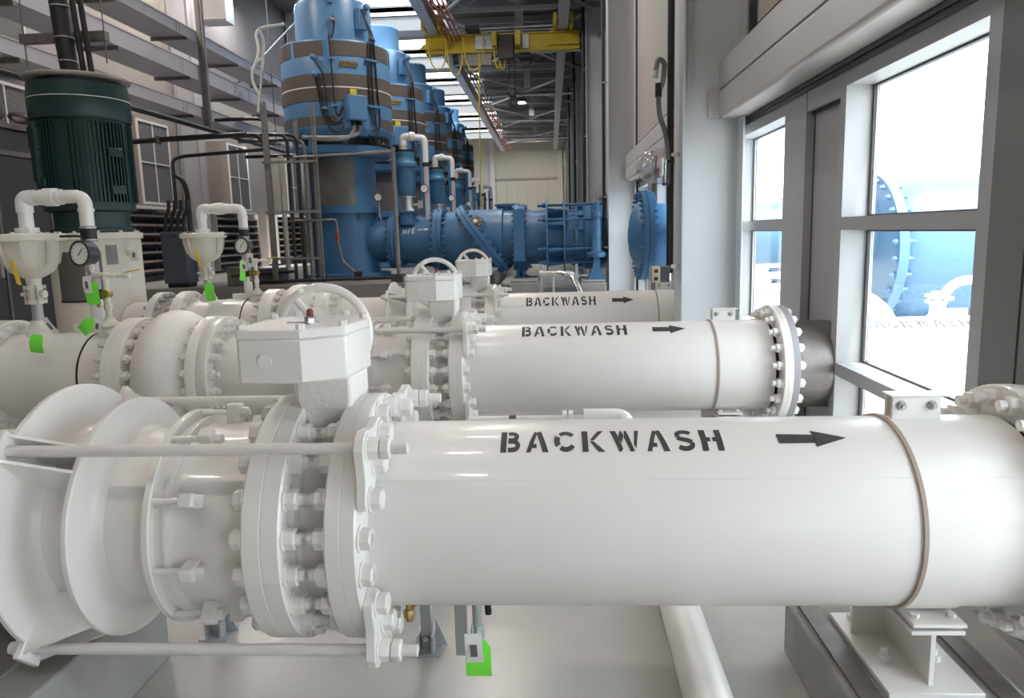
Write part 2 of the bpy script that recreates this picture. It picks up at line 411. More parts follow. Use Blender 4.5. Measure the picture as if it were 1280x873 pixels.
def build_valve(yc, i):
    root = thing('butterfly_valve', [
        'large white butterfly valve with gearbox and handwheel on the front pipe',
        'white gear operated butterfly valve of the middle pipe, red capped pointer on top',
        'white butterfly valve farthest back, its handwheel showing against the blue pipe'][i], 'valve', (-.736, yc, ZC-.35), 'butterfly valves')
    body = MB(); body.lathe((-.80, yc, ZC), (1, 0, 0), [(0, .25), (0, .335), (.02, .34), (.024, .30), (.104, .30), (.108, .34), (.128, .335), (.128, .25)], 64, closed=True)
    part('valve_body', body, 'white_rough', root)
    # neck: waisted casting from the body up to the gearbox
    nk = MB()
    secs = [(.985, .058, .13), (1.03, .055, .118), (1.07, .055, .10), (1.13, .085, .105), (1.16, .092, .11), (1.24, .092, .11)]
    rings = []
    for z, hx, hy in secs:
        c = .02
        rings.append([(-.736+sx*hx-(sx*c if k else 0)*0, yc+sy*hy, z) for sx, sy, k in ((-1,-1,0),(1,-1,0),(1,1,0),(-1,1,0))])
    nk.ring_surf(rings); part('neck', nk, 'white_rough', root, bevel=.012)
    poly = [(-.948, -.235), (-.752, -.245), (-.635, -.17), (-.612, .03), (-.64, .10), (-.72, .15), (-.90, .15), (-.962, .07), (-.966, -.20)]
    g = MB(); g.prism([(x, y) for x, y in poly], (1, 0, 0), (0, 1, 0), (0, yc, 1.245), (0, 0, .135))
    gb = part('gearbox', g, 'white', root, bevel=.006)
    g = MB(); g.prism([(-.79+(x+.79)*1.006, -.04+(y+.04)*1.006) for x, y in poly], (1, 0, 0), (0, 1, 0), (0, yc, 1.3805), (0, 0, .0295))
    part('gearbox_cover', g, 'white', root, bevel=.004)
    g = MB(); g.cyl((-.865, yc-.245, 1.315), (-.865, yc-.225, 1.315), .021, 24)
    g.torus((-.865, yc-.2365, 1.315), (0, 1, 0), .0235, .003, 28, 8); part('plug', g, 'white', gb)
    g = MB()
    for x, y in ((-.937, -.222), (-.752, -.232), (-.645, -.158), (-.628, .03), (-.945, .06), (-.72, .135), (-.89, .135)):
        q = MB(); q.hexnut((x, yc+y, 1.41), (0, 0, 1), .0145, .016); part('cover_bolt', q, 'white', root)
    q = MB(); q.cyl((-.765, yc-.10, 1.41), (-.765, yc-.10, 1.414), .028, 24); q.box(-.84, -.765, yc-.104, yc-.096, 1.413, 1.417); q.hexnut((-.765, yc-.10, 1.414), (0, 0, 1), .018, .02)
    part('position_pointer', q, 'stainless', root, 'bright steel pointer')
    q = MB(); q.lathe((-.765, yc-.10, 1.434), (0, 0, 1), [(0, .0105), (.017, .0105), (.023, .007)], 16)
    part('cap', q, 'rust', root, 'red brown cap')
    # handwheel behind the box
    wc = Vector((-.832, yc+.235, 1.335))
    hw = MB(); hw.torus(wc, (0, 1, 0), .166, .0165, 56, 12)
    w = part('handwheel', hw, 'white', root)
    sp = MB()
    for k in range(3):
        a = R(128+120*k); sp.tube([wc, wc+Vector((math.cos(a)*.165, .0, math.sin(a)*.165))], .015, 8)
    sp.cyl(wc-Vector((0, .10, 0)), wc+Vector((0, .02, 0)), .026, 20); sp.cyl(wc+Vector((0,-.012,0)), wc+Vector((0,.012,0)), .05, 24)
    part('spokes', sp, 'white', w)
    q = MB(); q.cyl(wc+Vector((-.06, -.03, .157)), wc+Vector((-.06, -.075, .157)), .008, 10); part('crank_knob', q, 'white', w)
    return root

def build_joint(yc, i):
    """dismantling joint: L flange, follower ring, thrust rings, tie rods"""
    root = thing('dismantling_joint', [
        'white dismantling joint with broad thrust rings and threaded tie rods on the front pipe',
        'white dismantling joint of the middle pipe, half hidden by the front gearbox',
        'white dismantling joint on the rear pipe with its thrust rings by the middle gearbox'][i], 'pipe coupling', (-1.4, yc, ZC-RP), 'dismantling joints')
    part('pipe_shell', pipe_mb(-1.21, -.90, yc, RP+.004), 'white', root)
    part('spigot_pipe', pipe_mb(-6.5 if i == 0 else -2.28, -1.20, yc, RP-.012), 'white', root)
    part('flange', flange_mb(-.918, -.80, yc), 'white', root)
    bolt_ring(root, -.918, yc, ZC, .362, 20, .118, .033, (0, .034), 'white')
    fr = MB(); fr.lathe((-1.245, yc, ZC), (1, 0, 0), [(0, .292), (0, .352), (.004, .358), (.022, .358), (.026, .354), (.026, .325), (.05, .325), (.05, .318), (.056, .318), (.056, .336), (.066, .336), (.066, .30)], 72, closed=True)
    part('follower_ring', fr, 'white', root)
    # lug clips with T-bolts round the follower
    for k in range(10):
        a = 2*PI*k/10+R(9); ca, sa = math.cos(a), math.sin(a)
        er = Vector((0, ca, sa)); et = Vector((0, -sa, ca)); ex = Vector((1, 0, 0)); c0 = Vector((-1.105, yc, ZC))
        q = MB(); q.obox(c0+er*.342, ex*.024, et*.022, er*.034)
        lg = part('lug', q, 'white', root, bevel=.006)
        q = MB(); q.cyl(c0+er*.345-ex*.14, c0+er*.345+ex*.05, .0105, 12); q.hexnut(c0+er*.345+ex*.024, ex, .02, .022)
        part('bolt', q, 'white', lg)
    # thrust rings
    for nm, x, ro in (('thrust_ring', -1.452, .402), ('thrust_ring', -1.655, .452)):
        b = MB(); rr = RP-.012
        b.lathe((x, yc, ZC), (1, 0, 0), [(-.012, rr-.005), (-.012, ro-.005), (-.006, ro), (.008, ro), (.012, ro-.004), (.014, ro-.03), (.018, rr+.045), (.026, rr+.022), (.045, rr+.006), (.06, rr-.004)], 80, closed=True)
        part(nm, b, 'white', root)
    for a in ROD_A:
        ca, sa = math.cos(a), math.sin(a); er = Vector((0, ca, sa)); et = Vector((0, -sa, ca)); c0 = Vector((0, yc, ZC))
        for sd in (-1, 1):
            b = MB(); o = c0+et*(sd*.042)
            b.prism([(-1.655, RP-.02), (-1.452, RP-.02), (-1.452, .398), (-1.655, .485)], (1, 0, 0), er, o-et*.005, et*.010)
            part('gusset', b, 'white', root)
        b = MB(); b.obox(c0+er*.455+Vector((-1.655, 0, 0)), (.012, 0, 0), et*.052, er*.042); part('rod_lug', b, 'white', root, bevel=.004)
        # threaded rod: fine ridges
        p = c0+er*ROD_R; prof = []; x = 0.0; L = 1.29
        nseg = 150
        for k in range(nseg+1):
            t = L*k/nseg; prof += [(t, .0188), (t+L/nseg*.5, .0168)]
        b = MB(); b.lathe(p+Vector((-1.72, 0, 0)), (1, 0, 0), prof, 14)
        rd = part('tie_rod', b, 'white_rough', root, smooth=60)
        b = MB(); b.cyl(p+Vector((-.545, 0, 0)), p+Vector((-.541, 0, 0)), .042, 20); b.hexnut(p+Vector((-.541, 0, 0)), (1, 0, 0), .034, .034); b.hexnut(p+Vector((-.505, 0, 0)), (1, 0, 0), .034, .030)
        part('nut', b, 'white', rd, bevel=.002)
        b = MB(); b.hexnut(p+Vector((-1.695, 0, 0)), (1, 0, 0), .034, .026); part('nut', b, 'white', rd)
    return root

def build_clamp(yc, i):
    root = thing('pipe_support', [
        'white strap support with bolted lugs holding the front pipe on the concrete plinth',
        'white strap support clasping the middle pipe near its end flange',
        'white strap support clasping the rear pipe beside the steel column'][i], 'pipe support', (1.15, yc, 0), 'strap supports')
    # band (a touch bigger than the pipe) and the brown gasket edge
    b = MB(); b.lathe((1.075, yc, ZC), (1, 0, 0), [(0, RP+.0005), (0, RP+.007), (.16, RP+.007), (.16, RP+.0005)], 72, closed=True); part('strap', b, 'white', root)
    b = MB(); b.lathe((1.062, yc, ZC), (1, 0, 0), [(0, RP-.002), (0, RP+.008), (.012, RP+.009), (.012, RP-.002)], 72, closed=True); part('gasket', b, 'gasket', root, 'brown gasket edge')
    for sy in (-1, 1):
        b = MB(); y = yc+sy*.022; b.box(1.07+.012, 1.235, y-.006, y+.006, ZC+RP-.012, ZC+RP+.078); lg = part('lug_plate', b, 'white', root, bevel=.003)
        for x in (1.11, 1.205):
            q = MB(); q.cyl((x, y+sy*.006, ZC+RP+.05), (x, y+sy*.010, ZC+RP+.05), .016, 16); q.hexnut((x, y+sy*.010, ZC+RP+.05), (0, sy, 0), .0125, .011); q.cyl((x, y, ZC+RP+.05), (x, y+sy*.03, ZC+RP+.05), .007, 10); part('bolt', q, 'steel', lg)
    b = MB(); b.box(1.075, 1.25, yc-.035, yc+.035, ZC+RP+.078, ZC+RP+.084); part('cap_plate', b, 'white', root, bevel=.002)
    # saddle plates under the pipe
    for sy in (-1, 1):
        b = MB(); b.obox((1.165, yc+sy*.155, .458), (.08, 0, 0), (0, .078, 0), (0, 0, .006)); sdl = part('saddle_plate', b, 'white', root, bevel=.002)
        for x in (1.11, 1.22):
            q = MB(); q.hexnut((x, yc+sy*.185, .464), (0, 0, 1), .015, .013); part('bolt', q, 'white', sdl)
    b = MB(); b.box(1.085, 1.245, yc-.225, yc+.225, .424, .438); part('top_plate', b, 'white', root, bevel=.002)
    b = MB(); b.box(1.158, 1.172, yc-.20, yc+.20, .24, .424); part('web_plate', b, 'white', root)
    b = MB(); b.box(1.04, 1.158, yc+.09, yc+.104, .24, .424); b.box(1.172, 1.29, yc+.09, yc+.104, .24, .424); part('rib_plate', b, 'white', root)
    bp = MB(); bp.box(1.02, 1.31, yc-.24, yc+.24, .221, .24); bp = part('base_plate', bp, 'white', root, bevel=.003)
    for x, y in ((1.085, -.06), (1.245, -.06), (1.085, .19), (1.245, .19)):
        q = MB(); q.hexnut((x, yc+y, .24), (0, 0, 1), .022, .02); q.cyl((x, yc+y, .24), (x, yc+y, .285), .012, 10); part('anchor_bolt', q, 'white', bp)
    return root

def build_check(yc, i):
    root = thing('check_valve', ['', 'bulbous white check valve body with bolted flanges on the middle pipe',
        'bulbous white check valve body on the rear pipe behind the handwheel'][i], 'valve', (-2.65, yc, ZC-.45), 'check valves')
    b = MB(); b.lathe((-2.90, yc, ZC), (1, 0, 0), [(0, .30), (0, .315), (.07, .33), (.12, .40), (.18, .440), (.24, .455), (.31, .445), (.38, .41), (.45, .355), (.52, .325), (.56, .315), (.56, .30)], 72, closed=True)
    part('valve_body', b, 'white_rough', root)
    part('flange', flange_mb(-2.995, -2.86, yc), 'white', root)
    part('flange', flange_mb(-2.42, -2.27, yc), 'white', root)
    bolt_ring(root, -2.995, yc, ZC, .36, 20, .135, .033, (.03, .03), 'white')
    bolt_ring(root, -2.42, yc, ZC, .36, 20, .15, .033, (.03, .03), 'white')
    return root

def build_inlet(yc, i):
    root = thing('inlet_pipe', ['', 'white feed pipe with a dark coupling line under the larger bowl valve',
        'white feed pipe with a dark coupling line running from the green motor pump'][i], 'pipe', (-3.5, yc, ZC-RP), 'feed pipes')
    part('pipe_shell', pipe_mb(-3.86, -2.98, yc), 'white', root)
    b = MB(); b.lathe((-3.455, yc, ZC), (1, 0, 0), [(0, RP-.002), (0, RP+.006), (.235, RP+.008), (.235, RP-.002)], 72, closed=True); part('coupling_band', b, 'white', root)
    b = MB(); b.lathe((-3.22, yc, ZC), (1, 0, 0), [(0, RP-.002), (0, RP+.003), (.012, RP+.003), (.012, RP-.002)], 72, closed=True); part('rubber_seal', b, 'black', root, 'black seal line')
    b = MB(); b.box(-3.385, -3.215, yc-.03, yc+.02, ZC+RP-.01, ZC+RP+.062); part('coupling_pad', b, 'white', root, bevel=.006)
    b = MB(); b.lathe((-3.105, yc-.02, ZC+RP-.02), (0, 0, 1), [(0, .10), (.05, .085), (.075, .08), (.08, .075)], 32); part('weld_boss', b, 'white', root)
    part('flange', flange_mb(-3.93, -3.83, yc), 'white', root)
    if i == 1: part('flange', flange_mb(-4.05, -3.935, yc), 'white', root); part('pipe_shell', pipe_mb(-6.5, -4.0, yc), 'white', root)
    bolt_ring(root, -3.93 if i == 2 else -4.05, yc, ZC, .36, 20, .10 if i == 2 else .22, .026, (.02, .016), 'white')
    b = MB(); b.tube([(-3.86, yc-RP*.93, ZC-.06), (-3.5, yc-RP*.93, ZC-.06)], .0035, 6); part('weld_seam', b, 'white', root)
    return root

def build_air_valve(yc, i):
    x, y = -3.655, yc+.0
    root = thing('air_valve', ['', 'bigger cream bowl shaped air valve with a white goose neck pipe, by the large gauge',
        'smaller looking cream bowl air valve in front of the slate cabinet'][i], 'valve', (x, y, ZC+RP), 'bowl air valves')
    b = MB(); b.lathe((x, y, ZC+RP-.02), (0, 0, 1), [(0, .09), (.05, .085), (.055, .07), (.085, .07), (.09, .055), (.115, .05), (.12, .04)], 28); part('nozzle', b, 'white', root)
    b = MB(); b.cyl((x, y, 1.145), (x, y, 1.275), .036, 20); part('nipple', b, 'steel', root, 'bare steel nipple')
    b = MB(); b.cyl((x, y, 1.265), (x, y, 1.40), .05, 8); b.cyl((x, y, 1.272), (x, y, 1.295), .07, 8); b.cyl((x, y, 1.375), (x, y, 1.395), .07, 8); b.cyl((x-.05, y, 1.335), (x-.10, y, 1.335), .014, 10); b.cyl((x+.04, y, 1.335), (x+.075, y, 1.335), .028, 12)
    bv = part('ball_valve', b, 'valve_cream', root)
    b = MB()
    for k in range(4):
        a = R(45+90*k); b.cyl((x+.062*math.cos(a), y+.062*math.sin(a), 1.265), (x+.062*math.cos(a), y+.062*math.sin(a), 1.40), .008, 8)
    part('tie_bolts', b, 'steel', bv)
    b = MB(); b.obox((x+.005, y-.17, 1.50), Vector((.012, 0, -.004)), Vector((0, .006, 0)), Vector((.016, 0, -.085))); part('lever_handle', b, 'tag_yellow', bv, 'yellow sleeved lever')
    b = MB(); b.lathe((x, y, 1.395), (0, 0, 1), [(0, .045), (.05, .05), (.07, .09), (.10, .135), (.15, .165), (.21, .182), (.28, .19), (.31, .19)], 40)
    for k in range(8):
        a = R(22+45*k); ca, sa = math.cos(a), math.sin(a)
        b.prism([(.11, 1.49), (.178, 1.55), (.205, 1.66), (.205, 1.705), (.15, 1.705)], (ca, sa, 0), (0, 0, 1), (x-.006*-sa, y-.006*ca, 0), (.012*-sa, .012*ca, 0))
    bw = part('bowl', b, 'valve_cream', root)
    b = MB(); b.lathe((x, y, 1.705), (0, 0, 1), [(0, .19), (0, .225), (.008, .232), (.045, .232), (.052, .225), (.058, .08)], 48); ld = part('lid', b, 'valve_cream', root)
    for k in range(8):
        a = R(10+45*k); q = MB(); q.hexnut((x+.20*math.cos(a), y+.20*math.sin(a), 1.757), (0, 0, 1), .014, .012); part('bolt', q, 'valve_cream', ld)
    b = MB(); b.cyl((x, y, 1.755), (x, y, 1.80), .075, 8); b.cyl((x, y, 1.79), (x, y, 1.925), .046, 24)
    b.cyl((x, y, 1.905), (x, y, 1.925), .054, 24)
    b.tube([(x, y, 1.92), (x, y, 2.005), (x+.09, y, 2.005)], .054, 20, 8, .075)
    b.tube([(x+.08, y, 2.005), (x+.44, y, 2.005), (x+.44, y, 1.86)], .046, 20, 8, .07)
    b.cyl((x+.16, y, 2.005), (x+.24, y, 2.005), .062, 24); b.cyl((x+.12, y, 2.005), (x+.28, y, 2.005), .053, 24); b.cyl((x+.44, y, 1.90), (x+.44, y, 1.92), .053, 24)
    b.cyl((x+.44, y, 1.87), (x+.44, y, 1.78), .046, 24)
    part('vent_pipe', b, 'white_pvc', root)
    b = MB(); b.cyl((x+.44, y, 1.695), (x+.44, y, 1.80), .051, 24); cp = part('rubber_sleeve', b, 'black', root, 'black rubber sleeve')
    for z in (1.705, 1.79):
        q = MB(); q.lathe((x+.44, y, z-.006), (0, 0, 1), [(0, .05), (0, .0535), (.012, .0535), (.012, .05)], 24, closed=True); part('hose_clamp', q, 'steel', cp)
    b = MB(); b.cyl((x+.44, y, 1.30), (x+.44, y, 1.70), .043, 24); part('drop_pipe', b, 'tray', root, 'grey drop pipe')
    b = MB(); b.cyl((x+.44, y, 1.29), (x+.44, y, 1.36), .05, 20); part('lower_sleeve', b, 'black', root, 'black lower sleeve')
    b = MB(); b.cyl((x+.44, y, ZC+RP+.03), (x+.44, y, 1.30), .044, 20); part('lower_pipe', b, 'white_pvc', root)
    return root

def gauge_parts(root, c, r, d, mm='cabinet'):
    """dial gauge facing d (unit, horizontal)"""
    c = Vector(c); d = Vector(d).normalized(); _, u, v = basis(d)
    b = MB(); b.lathe(c-d*r*1.25, d, [(0, r*.85), (r*.1, r*.95), (r*1.1, r*1.0), (r*1.15, r*1.1), (r*1.3, r*1.1), (r*1.3, r*.9), (r*1.24, r*.88)], 36); part('gauge_case', b, mm, root)
    b = MB(); b.cyl(c-d*.002, c+d*r*.03, r*.92, 36); f = part('dial', b, 'dial', root, 'white dial')
    b = MB(); up = Vector((0, 0, 1)); sd = d.cross(up).normalized(); e = d*(r*.05)
    q = (up*.55+sd*-.45).normalized()
    b.beam(c+e-q*r*.25, c+e+q*r*.65, r*.07, r*.02, d)
    for k in range(11):
        a = R(-45+27*k); w = up*math.sin(a)+sd*math.cos(a)
        b.beam(c+e+w*r*.68, c+e+w*r*.82, r*.05, r*.02, d)
    part('needle', b, 'black', f)

def build_gauge(yc, i):
    x, y = -3.175, yc-.12
    root = thing('pressure_gauge', ['', 'large black cased pressure gauge on the middle pipe next to the bigger bowl valve',
        'black cased pressure gauge on the rear pipe near the smaller bowl valve'][i], 'gauge', (-3.1, y, ZC+RP), 'black pressure gauges')
    gauge_parts(root, (x, y-.06, 1.615), .080, (-.25, -1, .05))
    b = MB(); b.cyl((x+.03, y, 1.545), (x+.03, y, 1.49), .016, 12); b.hexnut((x+.03, y, 1.50), (0, 0, 1), .022, .03)
    b.tube([(x+.03, y, 1.48), (x+.16, y+.05, 1.455)], .013, 10)
    part('gauge_stem', b, 'valve_cream', root)
    xs = -3.10; ys = yc-.05
    b = MB(); b.lathe((xs, ys, ZC+RP+.055), (0, 0, 1), [(0, .075), (.02, .06), (.04, .035), (.06, .028)], 20); b.tube([(xs, ys, ZC+RP+.08), (xs, ys, 1.455)], .020, 14); b.tube([(xs-.10, ys, 1.455), (xs+.17, ys, 1.455)], .015, 12)
    b.hexnut((xs+.13, ys, 1.455), (1, 0, 0), .026, .05); b.hexnut((xs, ys, 1.43), (0, 0, 1), .03, .05); b.hexnut((xs, ys, 1.22), (0, 0, 1), .028, .04)
    part('standpipe', b, 'valve_cream', root)
    b = MB(); b.beam((xs+.15, ys-.01, 1.475), (xs+.27, ys-.03, 1.495), .016, .008); part('lever', b, 'tag_yellow', root, 'yellow lever')
    b = MB(); b.cyl((xs, ys-.03, 1.33), (xs, ys+.03, 1.33), .03, 14); b.box(xs-.055, xs-.035, ys-.04, ys-.03, 1.24, 1.36); part('cock', b, 'brass', root, 'brass cock')
    b = MB(); b.tube([(-3.43, yc, 1.735), (-3.27, yc, 1.735), (x+.0, y, 1.69)], .008, 8, 5, .05); part('capillary', b, 'black', root, 'black capillary tube')
    return root

def hang_tag(c, w, h, rot, m, label, cat, group, bars=False, bow=.012, yaw=0):
    """limp card tag hanging from c (top centre)"""
    b = MB(); n = 6; root_v = []
    for k in range(n+1):
        t = k/n; z = -h*t; y = -bow*math.sin(PI*t*.9)
        for sx in (-1, 1):
            ww = w*(.6+.4*min(1, t*6)) if not bars else w
            root_v.append((sx*ww/2, y))
    vs = []; fs = []
    cr, sr = math.cos(R(rot)), math.sin(R(rot)); cy, sy = math.cos(R(yaw)), math.sin(R(yaw))
    def tr(x, y, z):
        x, z = x*cr-z*sr, x*sr+z*cr
        return (c[0]+x*cy-y*sy, c[1]+x*sy+y*cy, c[2]+z)
    for dy in (0, .0012):
        for k in range(n+1):
            for s in (0, 1):
                x, y = root_v[2*k+s]; vs.append(tr(x, y+dy, -h*k/n))
    o = 2*(n+1)
    for k in range(n):
        a = 2*k; fs.append((a, a+1, a+3, a+2)); fs.append((o+a, o+a+2, o+a+3, o+a+1))
        fs.append((a, a+2, o+a+2, o+a)); fs.append((a+1, o+a+1, o+a+3, a+3))
    fs.append((0, o, o+1, 1)); fs.append((2*n, 2*n+1, o+2*n+1, o+2*n))
    b.add(vs, fs)
    t = thing('inspection_tag' if not bars else 'asset_label', label, cat, c, group)
    part('card', b, m, t, fix=True)
    q = MB(); q.tube([tr(0, 0, 0), tr(0, .004, .035)], .0018, 6); part('tie', q, 'tag_white', t)
    if bars:
        q = MB(); v2 = [tr(-w*.2, -bow-.004, -h*.30), tr(w*.2, -bow-.004, -h*.30), tr(w*.2, -bow-.004, -h*.72), tr(-w*.2, -bow-.004, -h*.72)]
        q.add(v2+[tuple(Vector(p)+Vector((0, .0008, 0))) for p in v2], [(0, 1, 2, 3), (4, 7, 6, 5), (0, 4, 5, 1), (1, 5, 6, 2), (2, 6, 7, 3), (3, 7, 4, 0)])
        part('printed_block', q, 'steel_dark', t)
    return t

for i, yc in enumerate(LINES):
    build_pipe(yc, i); build_valve(yc, i); build_joint(yc, i); build_clamp(yc, i)
    if i: build_check(yc, i); build_inlet(yc, i); build_air_valve(yc, i); build_gauge(yc, i)

# ------------------------------------------------------------------ the hall
def struct(name, b, m, label, cat, bevel=0):
    o = part(name, b, m, bevel=bevel); return tag(o, label, cat, kind='structure')
XW, XL, YF, YE, ZR = 1.80, -9.2, -5.2, 60.0, 9.5      # right wall, left wall, front, end, roof

struct('floor', MB().box(XL-.2, XW+.16, YF, YE, -.12, 0), 'floor', 'pale sealed concrete floor of the pipe hall', 'floor')
struct('floor_deck', MB().box(XL, -1.30, 13.2, 42, .0, .80), 'deck', 'raised concrete deck carrying the blue pumps', 'deck')
wl_ = struct('wall_left', MB().box(XL-.2, XL, YF, YE, 0, ZR), 'wall_tan', 'tan panelled wall behind the cable trays and louvres', 'wall')
part('upper_shade_band', MB().box(XL, XL+.03, 19.5, YE, 5.7, ZR), 'roof', wl_)  # dark sheet imitating the unlit upper part of the wall
struct('wall_front', MB().box(XL-.2, XW+.2, YF-.2, YF, 0, ZR), 'wall_beige', 'beige wall closing the near end of the hall', 'wall')
b = MB().box(XL-.2, XW+.2, YE, YE+.2, 0, ZR)
wb = struct('wall_back', b, 'wall_cream', 'cream panelled end wall far down the hall', 'wall')
b = MB()
b.box(-4.4, 1.3, YE-.12, YE, 5.9, 6.05); part('girt', b, 'wall_beige', wb)
for x in (-4.6, .9):
    b = MB(); b.box(x-.2, x+.2, YE-.25, YE, 0, ZR); part('pilaster', b, 'wall_white', wb)
for k in range(12):
    b = MB(); b.box(-8.6+k*.85, -8.58+k*.85, YE-.02, YE, 0, 5.9); part('panel_joint', b, 'wall_beige', wb)
# roof: dark deck on the window side, deck with skylights over the pumps, coloured pale as if lit
rf = struct('ceiling', MB().box(-3.4, XW+.2, YF, YE, ZR, ZR+.2), 'roof', 'dark metal roof deck above the travelling crane', 'ceiling')
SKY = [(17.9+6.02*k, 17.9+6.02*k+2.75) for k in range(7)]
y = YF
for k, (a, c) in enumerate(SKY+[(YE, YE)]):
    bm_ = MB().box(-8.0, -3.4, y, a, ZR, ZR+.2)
    part('deck_strip', bm_, 'roof_skylit' if k else 'roof', rf)
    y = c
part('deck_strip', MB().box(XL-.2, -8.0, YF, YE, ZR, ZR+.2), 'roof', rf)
for k in range(16):
    yy = 8+k*3.3
    part('purlin', MB().box(-3.35, XW, yy-.06, yy+.06, ZR-.22, ZR), 'truss', rf)
for k, (a, c) in enumerate(SKY):
    sk = thing('skylight', 'white glazed roof opening above the row of blue pumps', 'skylight', (-5.7, (a+c)/2, ZR), 'skylights', 'structure')
    part('pane', MB().box(-8.0, -3.4, a, c, ZR+.16, ZR+.17), 'glass', sk)
    kb = MB(); kb.box(-8.0, -3.4, a-.06, a, ZR-.12, ZR+.25); part('curb', kb, 'wall_white', sk)
    kb = MB(); kb.box(-8.0, -3.4, c, c+.06, ZR-.12, ZR+.25); part('curb', kb, 'wall_white', sk)
    kb = MB(); kb.box(-8.0, -3.4, c+.061, c+.10, ZR-.62, ZR-.001); part('fascia', kb, 'fascia', sk)

# window wall on the right: repeating glazed unit + infill panel + post
def window_unit(n, Y0):
    r = thing('window_%d' % n, 'tall three pane window in a grey frame along the pipe hall wall', 'window', (XW, Y0, 0), 'windows of the pipe wall', 'structure')
    D = .17; y0, y1 = Y0, Y0+1.43
    fr = MB(); fr.box(XW, XW+.2, y0-.09, y0, .05, 2.65); part('jamb', fr, 'frame', r)
    fr = MB(); fr.box(XW, XW+.2, y1, y1+.09, .05, 2.65); part('jamb', fr, 'frame', r)
    fr = MB(); fr.box(XW, XW+.2, y0, y1, 2.5, 2.65); part('head', fr, 'frame', r)
    fr = MB(); fr.box(XW, XW+.2, y0, y1, 1.64, 1.72); part('mullion', fr, 'frame', r)
    fr = MB(); fr.box(XW, XW+.2, y0, y1, .725, .805); part('mullion', fr, 'frame', r)
    fr = MB(); fr.box(XW, XW+.2, y0, y1, .05, .13); part('sill', fr, 'frame', r)
    for z0, z1 in ((.13, .725), (.805, 1.64), (1.72, 2.5)):
        g = part('pane', MB().box(XW+D, XW+D+.008, y0, y1, z0, z1), 'glass', r)
        k = MB(); t = .012
        k.box(XW+D-.012, XW+D+.02, y0, y0+t, z0, z1); k.box(XW+D-.012, XW+D+.02, y1-t, y1, z0, z1)
        k.box(XW+D-.012, XW+D+.02, y0+t, y1-t, z1-t, z1); k.box(XW+D-.012, XW+D+.02, y0+t, y1-t, z0, z0+t)
        part('glazing_gasket', k, 'cabinet', g)
        k = MB(); k.box(XW+D-.01, XW+D, y1-.05, y1-.03, z0+t, z1-t); part('glazing_bead', k, 'frame', g)
    return r
wr = None
def wall_right_piece():
    b = MB()
    for n in range(-3, 21):
        Y0 = 3.18+2.58*n
        if n != -1: b.box(XW, XW+.2, Y0+2.115, Y0+2.49, .05, 2.65)      # post
    b.box(XW, XW+.2, YF, 3.18+2.58*-3-.09, .05, 2.65); b.box(XW, XW+.2, 3.18+2.58*20+2.49, YE, .05, 2.65)
    return b
b = wall_right_piece(); b.box(XW, XW+.2, YF, YE, 0, .05); b.box(XW+.002, XW+.2, YF, YE, 2.65, 3.15)
b.box(XW+.06, XW+.2, YF, YE, 3.32, ZR)
wr = struct('wall_right', b, 'frame', 'grey framed window wall with infill panels on the daylight side', 'wall')
wn = 0
part('side_post', MB().box(XW, XW+.2, 2.86, 3.09, .05, 2.65), 'dark_post', wr); part('side_post', MB().box(XW, XW+.2, 2.715, 2.845, .05, 2.65), 'dark_post', wr); part('panel_gasket', MB().box(XW+.02, XW+.2, 2.845, 2.86, .05, 2.65), 'black', wr)  # near post coloured a darker grey than the other posts
for n in range(-3, 21):
    Y0 = 3.18+2.58*n
    if n <= 5 or n in (8, 9): wn += 1; window_unit(wn, Y0)
    else: part('infill_panel', MB().box(XW, XW+.2, Y0-.09, Y0+1.52, .05, 2.65), 'panel', wr)
    part('infill_panel', MB().box(XW+.06, XW+.2, Y0+1.52, Y0+2.10, .05, 2.44), 'panel', wr)
    part('panel_gasket', MB().box(XW+.03, XW+.2, Y0+1.52, Y0+2.10, 2.44, 2.455), 'black', wr)
    part('panel_header', MB().box(XW, XW+.2, Y0+1.52, Y0+2.10, 2.455, 2.65), 'frame', wr)
    part('panel_gasket', MB().box(XW+.058, XW+.2, Y0+2.10, Y0+2.115, .05, 2.65), 'black', wr)
# upper wall
part('shadow_gap', MB().box(XW+.10, XW+.2, YF, YE, 3.15, 3.32), 'cabinet', wr)
for k in range(-2, 8):
    y0 = 6.9+8.25*k
    part('upper_panel', MB().box(XW-.06, XW+.06, y0+.55, y0+4.0, 3.34, ZR), 'wall_beige', wr)
    part('upper_panel', MB().box(XW-.06, XW+.06, y0+4.03, y0+7.7, 3.34, ZR), 'wall_beige', wr)
    part('corner_strip', MB().box(XW-.2, XW+.06, y0+.33, y0+.48, 3.17, ZR), 'panel', wr)
# horizontal tube girt over the windows
for k in range(-1, 6):
    y0 = 6.9+8.25*k
    g = thing('trim_%d' % (k+2), 'beige tubular girt running over the window heads between steel columns', 'girt', (1.6, y0+.2, 2.65), 'girts over the windows', 'structure')
    b = MB(); b.box(1.555, XW+.0, y0+.012, y0+8.25-.012, 2.652, 2.912); part('lower_tube', b, 'beam', g, bevel=.03)
    b = MB(); b.box(1.556, XW+.06, y0+.012, y0+8.25-.012, 2.915, 3.15); part('upper_tube', b, 'beam', g, bevel=.004)
    b = MB(); b.box(XW-.02, XW-.001, y0+.012, y0+8.25-.012, 2.622, 2.65); b.box(XW-.012, XW-.001, y0+.012, y0+8.25-.012, 2.585, 2.612); part('drip_seal', b, 'cabinet', g)
    for yy in (y0-.155, y0+8.25-.155):
        pass
    b = MB(); b.box(1.46, 1.60, y0+8.25-.03, y0+8.25-.012, 2.66, 2.905); part('end_plate', b, 'beam', g, bevel=.004)
